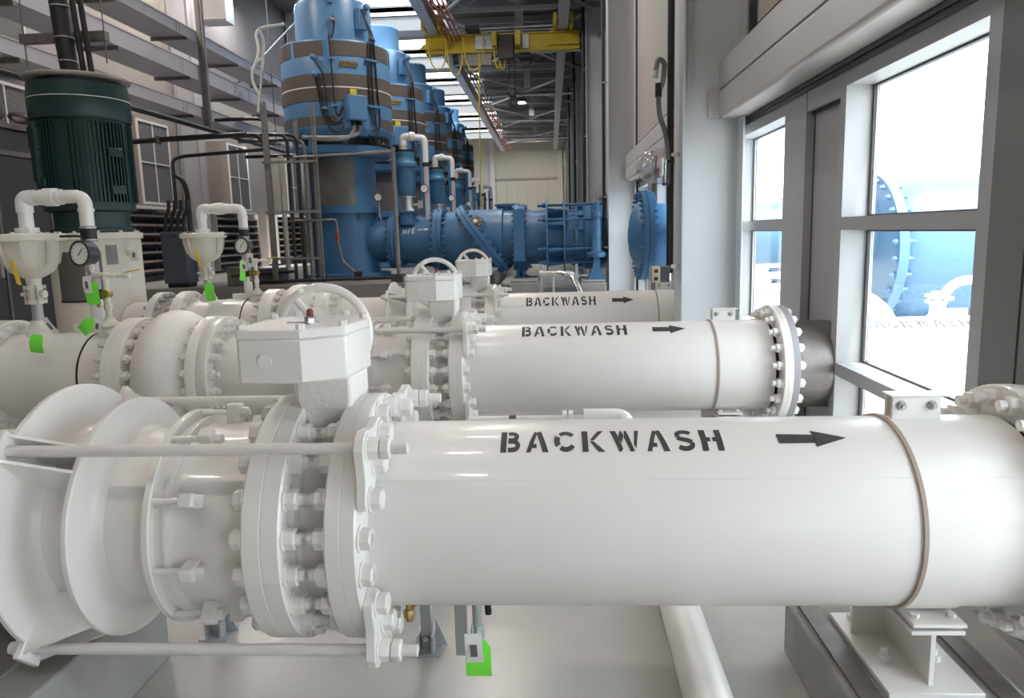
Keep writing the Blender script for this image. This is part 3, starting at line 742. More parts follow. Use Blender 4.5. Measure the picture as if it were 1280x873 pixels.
# wide-flange columns on both sides
def column(name, x0, x1, yc, m, label, group, hf=.2):
    b = MB(); t = .018
    b.box(x0, x0+t, yc-hf, yc+hf, 0, ZR); b.box(x1-t, x1, yc-hf, yc+hf, 0, ZR); b.box(x0+t, x1-t, yc-.008, yc+.008, 0, ZR)
    c = struct(name, b, m, label, 'column'); c['group'] = group
    return c
for k in range(0, 7):
    yc = 6.9+8.25*k
    column('steel_column', 1.20, 1.75, yc, 'col',
           ['pale wide flange steel column beside the middle pipe end flange', 'pale wide flange steel column where the blue discharge pipe passes the wall'][k] if k < 2 else 'grey steel column far down the window side of the hall',
           'window side columns', .2)
for k in range(0, 5):
    column('steel_column', -9.1, -8.6, 17.95+8.25*k, 'panel', 'grey steel column standing against the tan louvre wall', 'louvre wall columns', .14)
# black conduits on the window-side columns
for k in range(5):
    yc = 6.9+8.25*k-.02
    z0 = 1.26 if k == 0 else (1.1 if k == 1 else .9)
    c = thing('conduit_pole', ['black conduit pole up the first steel column, with grey hose', 'black conduit pole up the steel column by the blue valve', 'black conduit pole on a column beyond the blue valve'][min(k, 2)],
              'conduit', (1.12, yc, z0), 'column conduits' if k > 1 else None)
    b = MB(); b.cyl((1.12, yc, z0), (1.12, yc, ZR-.3), .032 if k < 2 else .05, 14); part('conduit_tube', b, 'conduit', c)
    for z in (1.325, 2.345, 4.6, 6.6):
        if z < z0: continue
        q = MB(); q.obox((1.165, yc-.03, z), (.04, 0, 0), (0, .02, 0), (0, 0, .018)); q.tube([(1.08, yc, z), (1.12, yc-.045, z), (1.165, yc-.03, z)], .009, 8); q.cyl((1.20, yc-.07, z), (1.20, yc+.0, z), .012, 8)
        part('strut_clamp', q, 'stainless', c, 'bright clamp')
    if k == 0:
        b = MB(); b.tube([(.975, yc-.03, 3.06), (1.0, yc-.03, 3.20), (1.06, yc-.03, 3.16), (1.05, yc-.03, 3.0), (1.005, yc-.03, 2.9), (1.01, yc-.03, 2.70), (1.08, yc-.03, 2.53), (1.095, yc-.03, 2.30)], .023, 12, 6, .1)
        h = part('hose', b, 'steel_dark', c); q = MB(); q.cyl((1.005, yc-.03, 2.86), (1.006, yc-.03, 2.98), .031, 14); part('hose_coupling', q, 'black', h)
        q = MB(); q.cyl((.965, yc-.03, 3.03), (.995, yc-.03, 3.13), .032, 14, .018); part('hose_mouth', q, 'steel', h)
        q = MB(); q.obox((1.075, yc-.05, 2.17), (.032, 0, 0), (0, .04, 0), (0, 0, .10)); part('back_box', q, 'cabinet', c, bevel=.01)
# clear cover call point and grey switch box on the first column conduit
t = thing('call_point', 'clear plastic domed cover over a red call point on the black conduit', 'alarm', (1.0, 6.8, 2.08), None)
q = MB(); q.box(.93, 1.045, 6.62, 6.80, 2.08, 2.39); part('clear_box', q, 'clear', t, bevel=.012)
q = MB(); q.lathe((.93, 6.71, 2.235), (-1, 0, 0), [(0, .15), (.05, .14), (.10, .10), (.135, .05), (.145, .0)], 28, cap0=False); part('clear_dome', q, 'clear', t)
q = MB(); q.box(.955, .968, 6.65, 6.70, 2.17, 2.33); part('call_button', q, 'red', t, 'red plate', bevel=.006)
q = MB(); q.box(1.0, 1.03, 6.68, 6.76, 2.15, 2.31); part('sounder', q, 'dial', t, bevel=.01)
t = thing('switch_box', 'small beige slotted switch box at the foot of the black conduit', 'switch', (1.0, 6.8, 1.19))
q = MB(); q.box(.925, 1.0, 6.66, 6.8, 1.19, 1.335); q.box(.92, .925, 6.67, 6.79, 1.2, 1.255); q.box(.92, .925, 6.67, 6.79, 1.27, 1.325); part('cover', q, 'gray_box', t, bevel=.003)
for z in (1.21, 1.28):
    q = MB(); q.box(.945, .98, 6.655, 6.66, z, z+.03); part('slot', q, 'black', t)
q = MB(); q.box(1.002, 1.09, 6.68, 6.82, 1.19, 1.33); part('back_box', q, 'cabinet', t, bevel=.004)

# ------------------------------------------------------------------ things round the front pipe
def plinth(yc, i):
    t = thing('concrete_plinth', ['rough concrete plinth under the strap support of the front pipe', 'concrete plinth under the strap support of the middle pipe', 'concrete plinth under the strap support of the rear pipe'][i], 'plinth', (1.3, yc, 0), 'support plinths')
    part('block', MB().box(.90, 1.45, yc-.62, yc+.38, 0, .22), 'concrete', t, bevel=.012)
    for x in (.965, 1.385):
        b = MB(); b.box(x-.035, x+.035, yc-.6, yc+.36, .2212, .232); part('embedded_channel', b, 'steel_dark', t)
for i, yc in enumerate(LINES): plinth(yc, i)
t = thing('concrete_plinth', 'low grey concrete plinth under the thrust rings of the front pipe', 'plinth', (-2.1, 2.2, 0))
part('block', MB().box(-3.0, -1.58, 1.55, 2.64, 0, .335), 'concrete', t, bevel=.012)
part('grout_edge', MB().box(-3.0, -1.74, 1.5, 2.5, .336, .35), 'deck', t)
def post_foot(x, y, h, label):
    t = thing('strut_post', label, 'post', (x, y, 0), 'strut posts below the front pipe')
    b = MB(); s = .021
    b.box(x-s, x+s, y-s, y-s+.003, 0, h); b.box(x-s, x-s+.003, y-s+.003, y+s, 0, h); b.box(x+s-.003, x+s, y-s+.003, y+s, 0, h)
    b.box(x-s+.003, x-.01, y+s-.003, y+s, 0, h); b.box(x+.01, x+s-.003, y+s-.003, y+s, 0, h)
    part('channel', b, 'steel', t)
    b = MB(); b.box(x-.06, x+.06, y-.075, y+.06, 0, .006); b.box(x-.035, x-.024, y-.06, y+.04, .007, .075); b.box(x+.024, x+.035, y-.06, y+.04, .007, .075); b.prism([(.036, .007), (.085, .007), (.036, .13)], (1, 0, 0), (0, 0, 1), (x, y-.004, 0), (0, .008, 0))
    fo = part('foot', b, 'steel', t)
    q = MB(); q.hexnut((x, y-s-.001, .05), (0, -1, 0), .014, .012); part('bolt', q, 'stainless', fo)
post_foot(-.535, 2.72, .56, 'galvanised strut post standing on the floor behind the lower tie rod end')
post_foot(-1.46, 2.82, .5, 'galvanised strut post standing by the low concrete plinth')
t = thing('drain_pipe', 'thin steel drain pipe with a hex union hanging below the front pipe', 'drain', (-.30, 2.33, .40))
b = MB(); b.cyl((-.275, 2.3, .46), (-.275, 2.3, .21), .017, 14); b.hexnut((-.275, 2.3, .30), (0, 0, 1), .026, .045); b.hexnut((-.275, 2.3, .255), (0, 0, 1), .022, .03); b.lathe((-.275, 2.3, .20), (0, 0, 1), [(0, .02), (.02, .02), (.03, .017)], 12)
part('pipe_run', b, 'steel', t)
b = MB(); b.box(-.36, -.318, 2.34, 2.36, .20, .46); b.box(-.36, -.352, 2.36, 2.40, .24, .46); part('bracket', b, 'steel', t)
b = MB(); b.tube([(-.245, 2.34, .46), (-.24, 2.34, .36)], .012, 8); part('cable', b, 'black', t)
t = thing('bleed_cock', 'tiny brass bleed cock under the front pipe by the lug plate', 'valve', (-.50, 2.33, .42))
b = MB(); b.cyl((-.50, 2.25, .455), (-.50, 2.25, .385), .012, 10); b.hexnut((-.50, 2.25, .40), (0, 0, 1), .019, .025); b.tube([(-.50, 2.25, .43), (-.46, 2.25, .455)], .008, 8); part('cock_body', b, 'brass', t)
t = thing('floor_pipe', 'white pipe lying across the floor under the backwash pipes', 'pipe', (.5, 2.6, 0))
b = MB(); b.cyl((.49, 1.2, .085), (.55, 4.4, .085), .083, 32); part('pipe_shell', b, 'white', t)
b = MB(); b.box(.40, .68, 4.0, 4.1, 0, .012); part('pipe_shoe', b, 'steel', t)
t = thing('sample_line', 'slim white pipe with a union and elbow glimpsed between front and middle pipes', 'pipe', (0, 3.95, .6))
b = MB(); b.cyl((-.48, 3.95, .632), (.20, 3.95, .632), .022, 14); b.cyl((.05, 3.95, .632), (.075, 3.95, .632), .05, 8); b.cyl((.085, 3.95, .632), (.11, 3.95, .632), .05, 8); b.cyl((.17, 3.95, .638), (.31, 3.95, .638), .05, 20)
b.tube([(.29, 3.95, .638), (.40, 3.95, .638), (.40, 3.80, .50), (.40, 3.8, 0)], .05, 16, 6, .09); part('pipe_run', b, 'white', t)
b = MB(); b.obox((-.23, 3.95, .33), (.02, 0, 0), (0, .02, 0), (0, 0, .33)); part('strut_stand', b, 'steel_dark', t)

# ------------------------------------------------------------------ tags and labels
hang_tag((-3.121, 4.735, 1.42), .095, .15, 4, 'tag_green', 'bright green tag under the larger black gauge', 'tag', 'green tags')
hang_tag((-3.135, 4.715, 1.462), .055, .115, 3, 'tag_white', 'white barcode label hung below the larger black gauge', 'label', 'white labels', bars=True)
hang_tag((-3.03, 4.585, 1.175), .085, .12, -52, 'tag_green', 'bright green tag twisted at the foot of the gauge standpipe', 'tag', 'green tags')
hang_tag((-2.985, 4.565, 1.185), .05, .09, -10, 'tag_white', 'white label at the foot of the larger gauge standpipe', 'label', 'white labels', bars=True)
hang_tag((-3.455, 4.615, 1.085), .095, .125, -6, 'tag_green', 'bright green tag lying on the middle pipe below the bowl valve', 'tag', 'green tags', bow=.02)
hang_tag((-3.47, 4.72, 1.18), .04, .13, 38, 'tag_white', 'slim white label leaning beside the bigger bowl valve nozzle', 'label', 'white labels', bars=True)
hang_tag((-3.49, 7.17, 1.25), .10, .185, 6, 'tag_green', 'bright green tag on the nozzle of the smaller bowl valve', 'tag', 'green tags')
hang_tag((-3.165, 7.27, 1.47), .06, .21, -4, 'tag_green', 'narrow green tag by the smaller black gauge', 'tag', 'green tags', yaw=50)
hang_tag((-3.067, 7.25, 1.538), .065, .14, 2, 'tag_white', 'white label right below the smaller black gauge', 'label', 'white labels', bars=True)
hang_tag((-3.14, 7.245, 1.456), .06, .10, 8, 'tag_white', 'tilted white label behind the narrow green tag', 'label', 'white labels', bars=True)
hang_tag((-.252, 2.105, .40), .082, .12, 0, 'tag_green', 'bright green tag hanging from the drain below the front pipe', 'tag', 'green tags')
hang_tag((-.265, 2.085, .435), .055, .095, 3, 'tag_white', 'white label in front of the green tag at the drain', 'label', 'white labels', bars=True)
hang_tag((-4.15, 7.03, 1.615), .07, .115, -2, 'tag_white', 'white label on the side of the cream pump can', 'label', 'white labels', bars=True)

# ------------------------------------------------------------------ pump with the green motor on the rear line
def green_pump():
    x, y = -4.88, 7.55
    t = thing('green_motor_pump', 'vertical pump with a dark green finned motor on a cream can', 'pump', (x, y, 0))
    b = MB(); b.lathe((x, y, 0), (0, 0, 1), [(0, .55), (.03, .55), (.04, .44), (1.72, .44), (1.725, .465), (1.785, .465), (1.79, .44)], 64); can = part('discharge_can', b, 'valve_cream', t)
    for k in range(12):
        a = R(30*k+8); q = MB(); q.hexnut((x+.42*math.cos(a), y+.42*math.sin(a), 1.79), (0, 0, 1), .018, .02); part('bolt', q, 'valve_cream', can)
    # dark mesh window with frame and a small steel plate
    def arcp(r0, r1, z0, z1, a0, a1, n=16):
        b = MB(); rings = []
        for k in range(n+1):
            a = R(a0+(a1-a0)*k/n); s, c = math.sin(a), -math.cos(a)
            rings.append([(x+r*s, y+r*c, z) for r, z in ((r0, z0), (r1, z0), (r1, z1), (r0, z1))])
        return b.ring_surf(rings)
    part('mesh_window', arcp(.438, .446, 1.10, 1.60, -20, 38), 'screen_steel', can)
    part('window_bar', arcp(.438, .452, 1.085, 1.10, -21, 39), 'black', can)
    part('steel_plate', arcp(.438, .447, 1.46, 1.66, 44, 58), 'rack', can)
    q = MB(); q.cyl((x+.43, y-.12, 1.60), (x+.47, y-.12, 1.60), .05, 16); part('lifting_lug', q, 'valve_cream', can)
    b = MB(); b.lathe((x, y, 1.80), (0, 0, 1), [(0, .40), (.03, .40), (.04, .36), (.20, .36), (.22, .43), (.30, .43)], 56); part('motor_base', b, 'green', t)
    b = MB(); b.lathe((x, y, 2.08), (0, 0, 1), [(0, .425), (.9, .425)], 56)
    for k in range(72):
        a = 2*PI*k/72
        if k % 18 in (0, 1, 2): continue
        ca, sa = math.cos(a), math.sin(a); b.obox((x+.435*ca, y+.435*sa, 2.50), Vector((ca, sa, 0))*.024, Vector((-sa, ca, 0))*.007, (0, 0, .40))
    mh = part('motor_frame', b, 'green', t)
    for z0, z1, w_ in ((2.30, 2.90, .10), (2.62, 2.86, .13)):
        s, c = math.sin(R(-34)), -math.cos(R(-34)); q = MB(); q.obox((x+.455*s, y+.455*c, (z0+z1)/2), Vector((c, -s, 0))*w_*.6, Vector((s, c, 0))*(.03+w_*.15), (0, 0, (z1-z0)/2)); part('terminal_box', q, 'green', mh, bevel=.02)
    for a, zz in ((-30, (2.20, 2.30)), (68, (2.22, 2.60))):
        s, c = math.sin(R(a)), -math.cos(R(a))
        for z in zz:
            q = MB(); q.obox((x+.45*s, y+.45*c, z), Vector((c, -s, 0))*.08, Vector((s, c, 0))*.03, (0, 0, .045)); part('terminal_lug', q, 'green', mh, bevel=.01)
    b = MB(); b.lathe((x, y, 2.93), (0, 0, 1), [(0, .465), (.02, .475), (.20, .475), (.205, .479), (.213, .479), (.217, .475), (.36, .462), (.37, .44)], 64); cw = part('fan_cowl', b, 'green', t)
    b = MB(); b.lathe((x, y, 3.134), (0, 0, 1), [(0, .474), (0, .480), (.007, .480), (.007, .474)], 64, closed=True); part('cowl_band', b, 'louvre_frame', cw)
    b = MB(); b.lathe((x, y, 3.30), (0, 0, 1), [(.035, .40), (.04, .49), (.055, .505), (.065, .50), (.085, .40), (.10, .15)], 64); part('rain_cap', b, 'wall_beige', t, 'cream cap'); b = MB(); b.lathe((x, y, 3.298), (0, 0, 1), [(0, .40), (.038, .40)], 40); part('gap_shade', b, 'black', t)  # black drum stands in for the shade in the gap under the cap
    b = MB(); b.lathe((x+.39, y-.05, ZC), (1, 0, 0), [(0, .28), (.0, .295), (.42, .295), (.42, .28)], 56); part('outlet_pipe', b, 'white', t)
    b = MB(); b.lathe((-4.19, y-.05, ZC), (1, 0, 0), [(0, .28), (0, .40), (.075, .40), (.075, .28)], 64, closed=True); part('outlet_flange', b, 'white', t)
    bolt_ring(t, -4.19, y-.05, ZC, .36, 20, .075, .026, (.016, .03), 'steel')
green_pump()
t = thing('overhead_pipe', 'fat black clamped pipe dropping past the trays behind the green motor', 'pipe', (-5.3, 8.1, 3.5))
b = MB(); b.tube([(-5.42, 8.35, 8.9), (-5.36, 8.1, 4.5), (-5.33, 8.1, 3.9), (-5.29, 8.1, 3.45)], .095, 20); p = part('pipe_shell', b, 'black', t)
for z in (3.68, 3.93, 4.26): q = MB(); q.lathe((-5.315-.012*(z-3.68)/.3, 8.1, z), (0, 0, 1), [(0, .09), (0, .10), (.012, .10), (.012, .09)], 24, closed=True); part('clamp_ring', q, 'steel', p)
t = thing('conduit_pair', 'two thin black conduits beside the fat clamped pipe', 'conduit', (-5.1, 8.1, 3.4))
for dx in (.17, .26):
    b = MB(); b.tube([(-5.45+dx, 8.3, 8.9), (-5.37+dx, 8.1, 4.5), (-5.31+dx, 8.1, 3.42)], .03, 12); part('conduit_tube', b, 'conduit', t)
t = thing('strut_bracket', 'rusty strut arm crossing the middle cable tray by the fat pipe', 'bracket', (-5.4, 8.25, 4.0))
b = MB(); b.box(-5.95, -4.95, 8.24, 8.33, 3.94, 4.04); part('channel', b, 'steel_dark', t)
for x in (-5.92, -4.98): q = MB(); q.cyl((x, 8.285, 3.7), (x, 8.285, 9.4), .008, 8); part('hanger_rod', q, 'steel_dark', t)

# ------------------------------------------------------------------ blue pump row
K = 1.2                                   # pump dimensions scaled up about the camera eye; other far numbers carry it already
DZ = .80                                  # deck level
P0 = Vector((-4.54, 15.96, DZ))
def blue_pump():
    t = thing('blue_pump', 'biggest looking tall blue pump, directly behind the perforated strut rack', 'pump', P0, 'blue pumps')
    X, Y, Z = P0
    def W(dx, dy, dz): return (X+dx*K, Y+dy*K, Z+dz*K)
    def lath(prof, n=72): return MB().lathe((X, Y, Z), (0, 0, 1), [(z*K, r*K) for z, r in prof], n)
    def band(r, z0, z1, a0, a1, th=.012):
        n = max(4, int(abs(a1-a0)/6)); rings = []
        for k in range(n+1):
            a = R(a0+(a1-a0)*k/n); s, c = math.sin(a), -math.cos(a)
            rings.append([W(q*s, q*c, z) for q, z in ((r-.01, z0), (r+th, z0), (r+th, z1), (r-.01, z1))])
        return MB().ring_surf(rings)
    def od(phi, dz, r=.985): a = R(phi); return W(r*math.sin(a), -r*math.cos(a), dz)
    part('base_plate', lath([(0, .80), (.07, .80), (.08, .62), (.11, .62)]), 'blue', t)
    lw = part('discharge_head', lath([(.08, .60), (1.17, .60), (1.27, .60), (2.14, .60)]), 'blue', t)
    part('head_flange', lath([(1.15, .6), (1.15, .67), (1.26, .67), (1.28, .62)]), 'blue', t)
    for a in (-52, -8, 40, 80):
        b = MB(); s, c = math.sin(R(a)), -math.cos(R(a))
        b.prism([(.60, 1.0), (.66, 1.15), (.60, 1.15)], Vector((s, c, 0))*K, (0, 0, K), Vector((X, Y, Z))-Vector((c, -s, 0))*.02, Vector((c, -s, 0))*.04); part('flange_rib', b, 'blue', lw)
    part('screen_panel', band(.60, 1.29, 2.10, -33, 36, .008), 'screen_steel', t, 'grey perforated screen')
    part('mounting_disc', lath([(2.12, .60), (2.13, .86), (2.17, .90), (2.28, .90), (2.30, .86), (2.31, .6)]), 'blue', t)
    part('lantern', lath([(2.29, .66), (2.50, .66)]), 'conduit', t, 'dark open lantern')
    for k in range(8):
        b = MB(); a = R(22+45*k); b.cyl(W(.78*math.sin(a), -.78*math.cos(a), 2.29), W(.78*math.sin(a), -.78*math.cos(a), 2.5), .05*K, 10); part('lantern_post', b, 'blue', t)
    mh = part('motor_housing', lath([(2.44, .70), (2.45, .86), (2.56, .945), (2.58, .95), (3.98, .95), (4.0, .94), (4.01, .66)]), 'blue_light', t)
    part('upper_housing', lath([(4.0, .66), (4.66, .66), (4.74, .64), (4.79, .58), (4.81, .47)]), 'blue_light', t)
    part('cap', lath([(4.80, .445), (4.805, .465), (4.83, .465), (4.835, .45), (5.30, .45), (5.335, .42), (5.345, .30), (5.35, .08), (5.39, .07), (5.40, 0)]), 'blue_light', t)
    for z0, z1, segs in ((3.00, 3.215, [(-180, 180)]), (3.235, 3.44, [(-180, 180)]), (3.73, 3.965, [(-170, -34), (-29, 4), (12, 86), (92, 170)]), (2.60, 2.755, [(-170, -36), (-30, 14), (66, 150)])):
        for a0, a1 in segs: part('intake_screen', band(.95, z0, z1, a0, a1, .008), 'screen', mh, 'brown air screen')
    part('screen_joint', band(.95, 3.215, 3.235, -180, 180, .011), 'louvre_frame', mh)
    # junction box, its yellow label, and the nameplate
    a = R(33); er = Vector((math.sin(a), -math.cos(a), 0)); et = Vector((math.cos(a), math.sin(a), 0)); c = Vector(W(0, 0, 0))
    q = MB(); q.obox(c+er*1.0*K+Vector((0, 0, 2.875*K)), et*.17*K, er*.10*K, (0, 0, .205*K)); jb = part('junction_box', q, 'blue_light', t, bevel=.012)
    q = MB(); q.obox(c+er*1.105*K+Vector((0, 0, 2.875*K)), et*.155*K, er*.008*K, (0, 0, .19*K)); part('box_cover', q, 'blue_light', jb, bevel=.006)
    q = MB(); q.obox(c+er*.985*K-et*.03*K+Vector((0, 0, 3.14*K)), et*.055*K, er*.03*K, (0, 0, .05*K)); part('warning_light', q, 'tag_yellow', jb, 'yellow beacon', bevel=.01)
    q = MB(); q.obox(c+er*.985*K-et*.03*K+Vector((0, 0, 3.085*K)), et*.035*K, er*.025*K, (0, 0, .02*K)); part('label_base', q, 'black', jb)
    a2 = R(29); er2 = Vector((math.sin(a2), -math.cos(a2), 0)); et2 = Vector((math.cos(a2), math.sin(a2), 0))
    q = MB(); q.obox(c+er2*.955*K+Vector((0, 0, 3.60*K)), et2*.145*K, er2*.012*K, (0, 0, .042*K)); npl = part('nameplate', q, 'brass', t, 'dark gilt nameplate')
    cu = bpy.data.curves.new('text', 'FONT'); cu.body = 'US Motors'; cu.size = .085; cu.align_x = 'CENTER'; cu.align_y = 'CENTER'; cu.extrude = .002; cu.shear = .2
    to = bpy.data.objects.new('text', cu); COL.objects.link(to)
    dg = bpy.context.evaluated_depsgraph_get(); me = bpy.data.meshes.new_from_object(to.evaluated_get(dg)); bpy.data.objects.remove(to); 
    o3 = c+er2*.971*K+Vector((0, 0, 3.60*K)); b = MB()
    b.v = [o3+et2*v.co.x+Vector((0, 0, 1))*v.co.y+er2*v.co.z for v in me.vertices]; b.f = [tuple(p.vertices) for p in me.polygons]
    part('plate_lettering', b, 'black', npl); bpy.data.meshes.remove(me)
    # sensor leads
    wires = [
        [(-5, 3.68), (-3, 3.6), (3, 3.45), (4.5, 3.1), (6, 2.72), (14, 2.62), (20, 2.72)],
        [(-4.5, 3.40), (-3, 3.2), (0, 2.80), (8, 2.52), (16, 2.46), (21, 2.60)],
        [(-3.5, 3.40), (-.5, 3.2), (1.5, 2.85), (9, 2.60), (20, 2.64)],
        [(11, 4.05), (11.5, 3.7), (12.5, 3.0), (14, 2.78), (17, 2.74), (21, 2.9)],
        [(52, 4.05), (50, 3.8), (49, 3.3), (49.5, 2.9), (52, 2.62)],
        [(55, 4.05), (53.5, 3.8), (53, 3.3), (53.5, 2.9), (56, 2.55)],
        [(57, 4.05), (58, 3.8), (59, 3.3), (61, 2.9), (61, 2.6), (55, 2.48)]]
    for wv in wires:
        b = MB(); b.tube([od(p, z) for p, z in wv], .015*K, 8, 4, .08); part('sensor_lead', b, 'conduit', t)
    for p, z in ((-5, 3.70), (-4.5, 3.42)):
        b = MB(); b.cyl(od(p, z, .95), od(p, z, 1.03), .045*K, 14); b.sphere(od(p, z, 1.02), .05*K); part('sensor_head', b, 'blue_light', t)
    for p0, p1, z in ((46, 62, 3.68), (46, 64, 2.92), (9, 14, 3.66), (9.5, 16, 2.9), (0, 6, 2.86)):
        part('lead_clip', band(.96, z, z+.03, p0, p1, .05), 'blue_light', t)
    # heat detectors on the upper housing and side box
    for p, z in ((16, 4.38),):
        b = MB(); b.sphere(od(p, z, .70), .05*K); b.cyl(od(p, z, .66), od(p, z+.02, .76), .03*K, 12); sh = part('probe_head', b, 'stainless', t, 'bright probe head')
        b = MB(); b.tube([od(p+1, z-.03, .72), od(p, 4.2, .70), od(p-4, 4.06, .72)], .018*K, 8, 4, .08); part('probe_lead', b, 'conduit', sh)
    b = MB(); b.obox(Vector(W(.66*math.sin(R(14)), -.66*math.cos(R(14)), 4.70)), (.05, .0, 0), (0, .05, 0), (0, 0, .08)); part('lifting_block', b, 'blue_light', t, bevel=.01)
    a3 = R(58); e3 = Vector((math.sin(a3), -math.cos(a3), 0)); f3 = Vector((math.cos(a3), math.sin(a3), 0))
    q = MB(); q.obox(c+e3*.72*K+Vector((0, 0, 4.42*K)), f3*.11*K, e3*.06*K, (0, 0, .17*K)); sb = part('side_box', q, 'blue_light', t, bevel=.015)
    for k in range(3):
        b = MB(); b.tube([c+e3*(.80*K)+f3*((-.09+.06*k)*K)+Vector((0, 0, (4.55-.08*k)*K)), c+e3*(.90*K)+f3*((-.06+.05*k)*K)+Vector((0, 0, (4.3-.05*k)*K)), c+e3*(.97*K)+f3*((-.06+.05*k)*K)+Vector((0, 0, 4.02*K))], .011*K, 8, 4, .08); part('box_lead', b, 'conduit', sb)
    b = MB(); b.sphere(Vector(c)+e3*.86*K+Vector((0, 0, 4.60*K)), .06*K); part('probe_head', b, 'blue_light', sb)
    # flexible conduits from the junction box
    for k in (-1, 1):
        p = c+er*1.0*K+et*(.05*k*K)
        b = MB(); b.tube([p+Vector((0, 0, 2.67*K)), p+Vector((0, 0, 2.50*K)), p-et*.12*K+Vector((0, 0, (2.39+.02*k)*K)), p-et*.50*K+Vector((0, 0, (2.36+.02*k)*K)), p-et*.86*K+Vector((0, -.1, 2.36*K))], .032*K, 12, 6, .14); part('flex_conduit', b, 'rack', t)
        b = MB(); b.cyl(p+Vector((0, 0, 2.60*K)), p+Vector((0, 0, 2.68*K)), .045*K, 14); part('conduit_gland', b, 'black', t)
    # bundle of leads dangling under the housing
    for k in range(7):
        a0 = 50+7*k; b = MB(); b.tube([od(a0, 2.50, .86), od(a0+4, 2.30, .90), od(a0+9, 2.36, .88), od(a0+11, 2.5, .86)], .016*K, 8, 5, .07); part('loose_lead', b, 'conduit', t)
    return t
def blue_air_valve():
    X, Y, Z = P0; x, y = X+1.23*K, Y-.28*K
    t = thing('blue_air_valve', 'blue canister air valve nearest the big blue pump, white goose neck on top', 'valve', (x, y, Z+1.18*K), 'blue air valves')
    def lath(prof, m, nm, lab=None): return part(nm, MB().lathe((x, y, Z), (0, 0, 1), [(z*K, r*K) for z, r in prof], 40), m, t, lab)
    lath([(.92, .15), (1.13, .13), (1.135, .18), (1.16, .18)], 'blue', 'riser')
    lath([(1.16, .17), (1.19, .17), (1.195, .115), (1.39, .115), (1.395, .16), (1.42, .16)], 'stainless', 'steel_spool', 'bare steel spool')
    lath([(1.42, .13), (1.46, .14), (1.56, .165), (1.93, .17), (1.94, .17)], 'blue', 'canister')
    lath([(1.93, .17), (1.935, .205), (1.99, .21), (2.0, .20), (2.06, .165), (2.11, .16), (2.12, .17), (2.19, .17)], 'blue_teal', 'bell')
    lath([(2.19, .165), (2.20, .185), (2.225, .185), (2.23, .1)], 'black', 'gasket', 'black ring')
    b = MB(); r = .062*K; zt = Z+2.45*K
    b.tube([(x-.03, y, Z+2.22*K), (x-.03, y, zt), (x+.12, y, zt)], r*1.12, 20, 8, .09); b.sphere((x+.16, y, zt+.01), .082*K)
    b.tube([(x+.16, y, zt), (x+.44, y, zt-.03), (x+.44, y, Z+1.98*K)], r*.86, 20, 8, .09); b.cyl((x-.03, y, Z+2.30*K), (x-.03, y, Z+2.33*K), r*1.3, 20)
    part('goose_neck', b, 'white_pvc', t)
    b = MB(); b.cyl((x+.44, y, Z+1.93*K), (x+.44, y, Z+2.0*K), r*1.0, 18); part('rubber_sleeve', b, 'black', t)
    b = MB(); b.cyl((x+.44, y, Z+.95*K), (x+.44, y, Z+1.94*K), r*.8, 18); part('drop_pipe', b, 'tray', t)
    b = MB(); b.obox((x+.30, y-.05, Z+1.27*K), (.05, 0, 0), (0, .05, 0), (0, 0, .08)); b.cyl((x+.13, y, Z+1.27*K), (x+.3, y-.03, Z+1.27*K), .03, 10); part('drain_cock', b, 'steel', t)
    b = MB(); b.cyl((x+.35, y-.02, Z+1.05*K), (x+.35, y-.02, Z+2.3*K), .028*K, 10); part('brace_pipe', b, 'blue', t)
    return t
def blue_gauge(dx, dz, label):
    X, Y, Z = P0; c = Vector((X+dx*K, Y-.33*K, Z+dz*K))
    t = thing('dial_gauge', label, 'gauge', c-Vector((0, 0, .3)), 'small dial gauges')
    gauge_parts(t, c, .070*K, (.05, -1, 0), 'black')
    b = MB(); b.tube([c+Vector((0, .06, -.06)), c+Vector((0, .06, -.36)), c+Vector((.03, .06, -.5))], .014, 8)
    part('gauge_stem', b, 'steel', t)
    return t
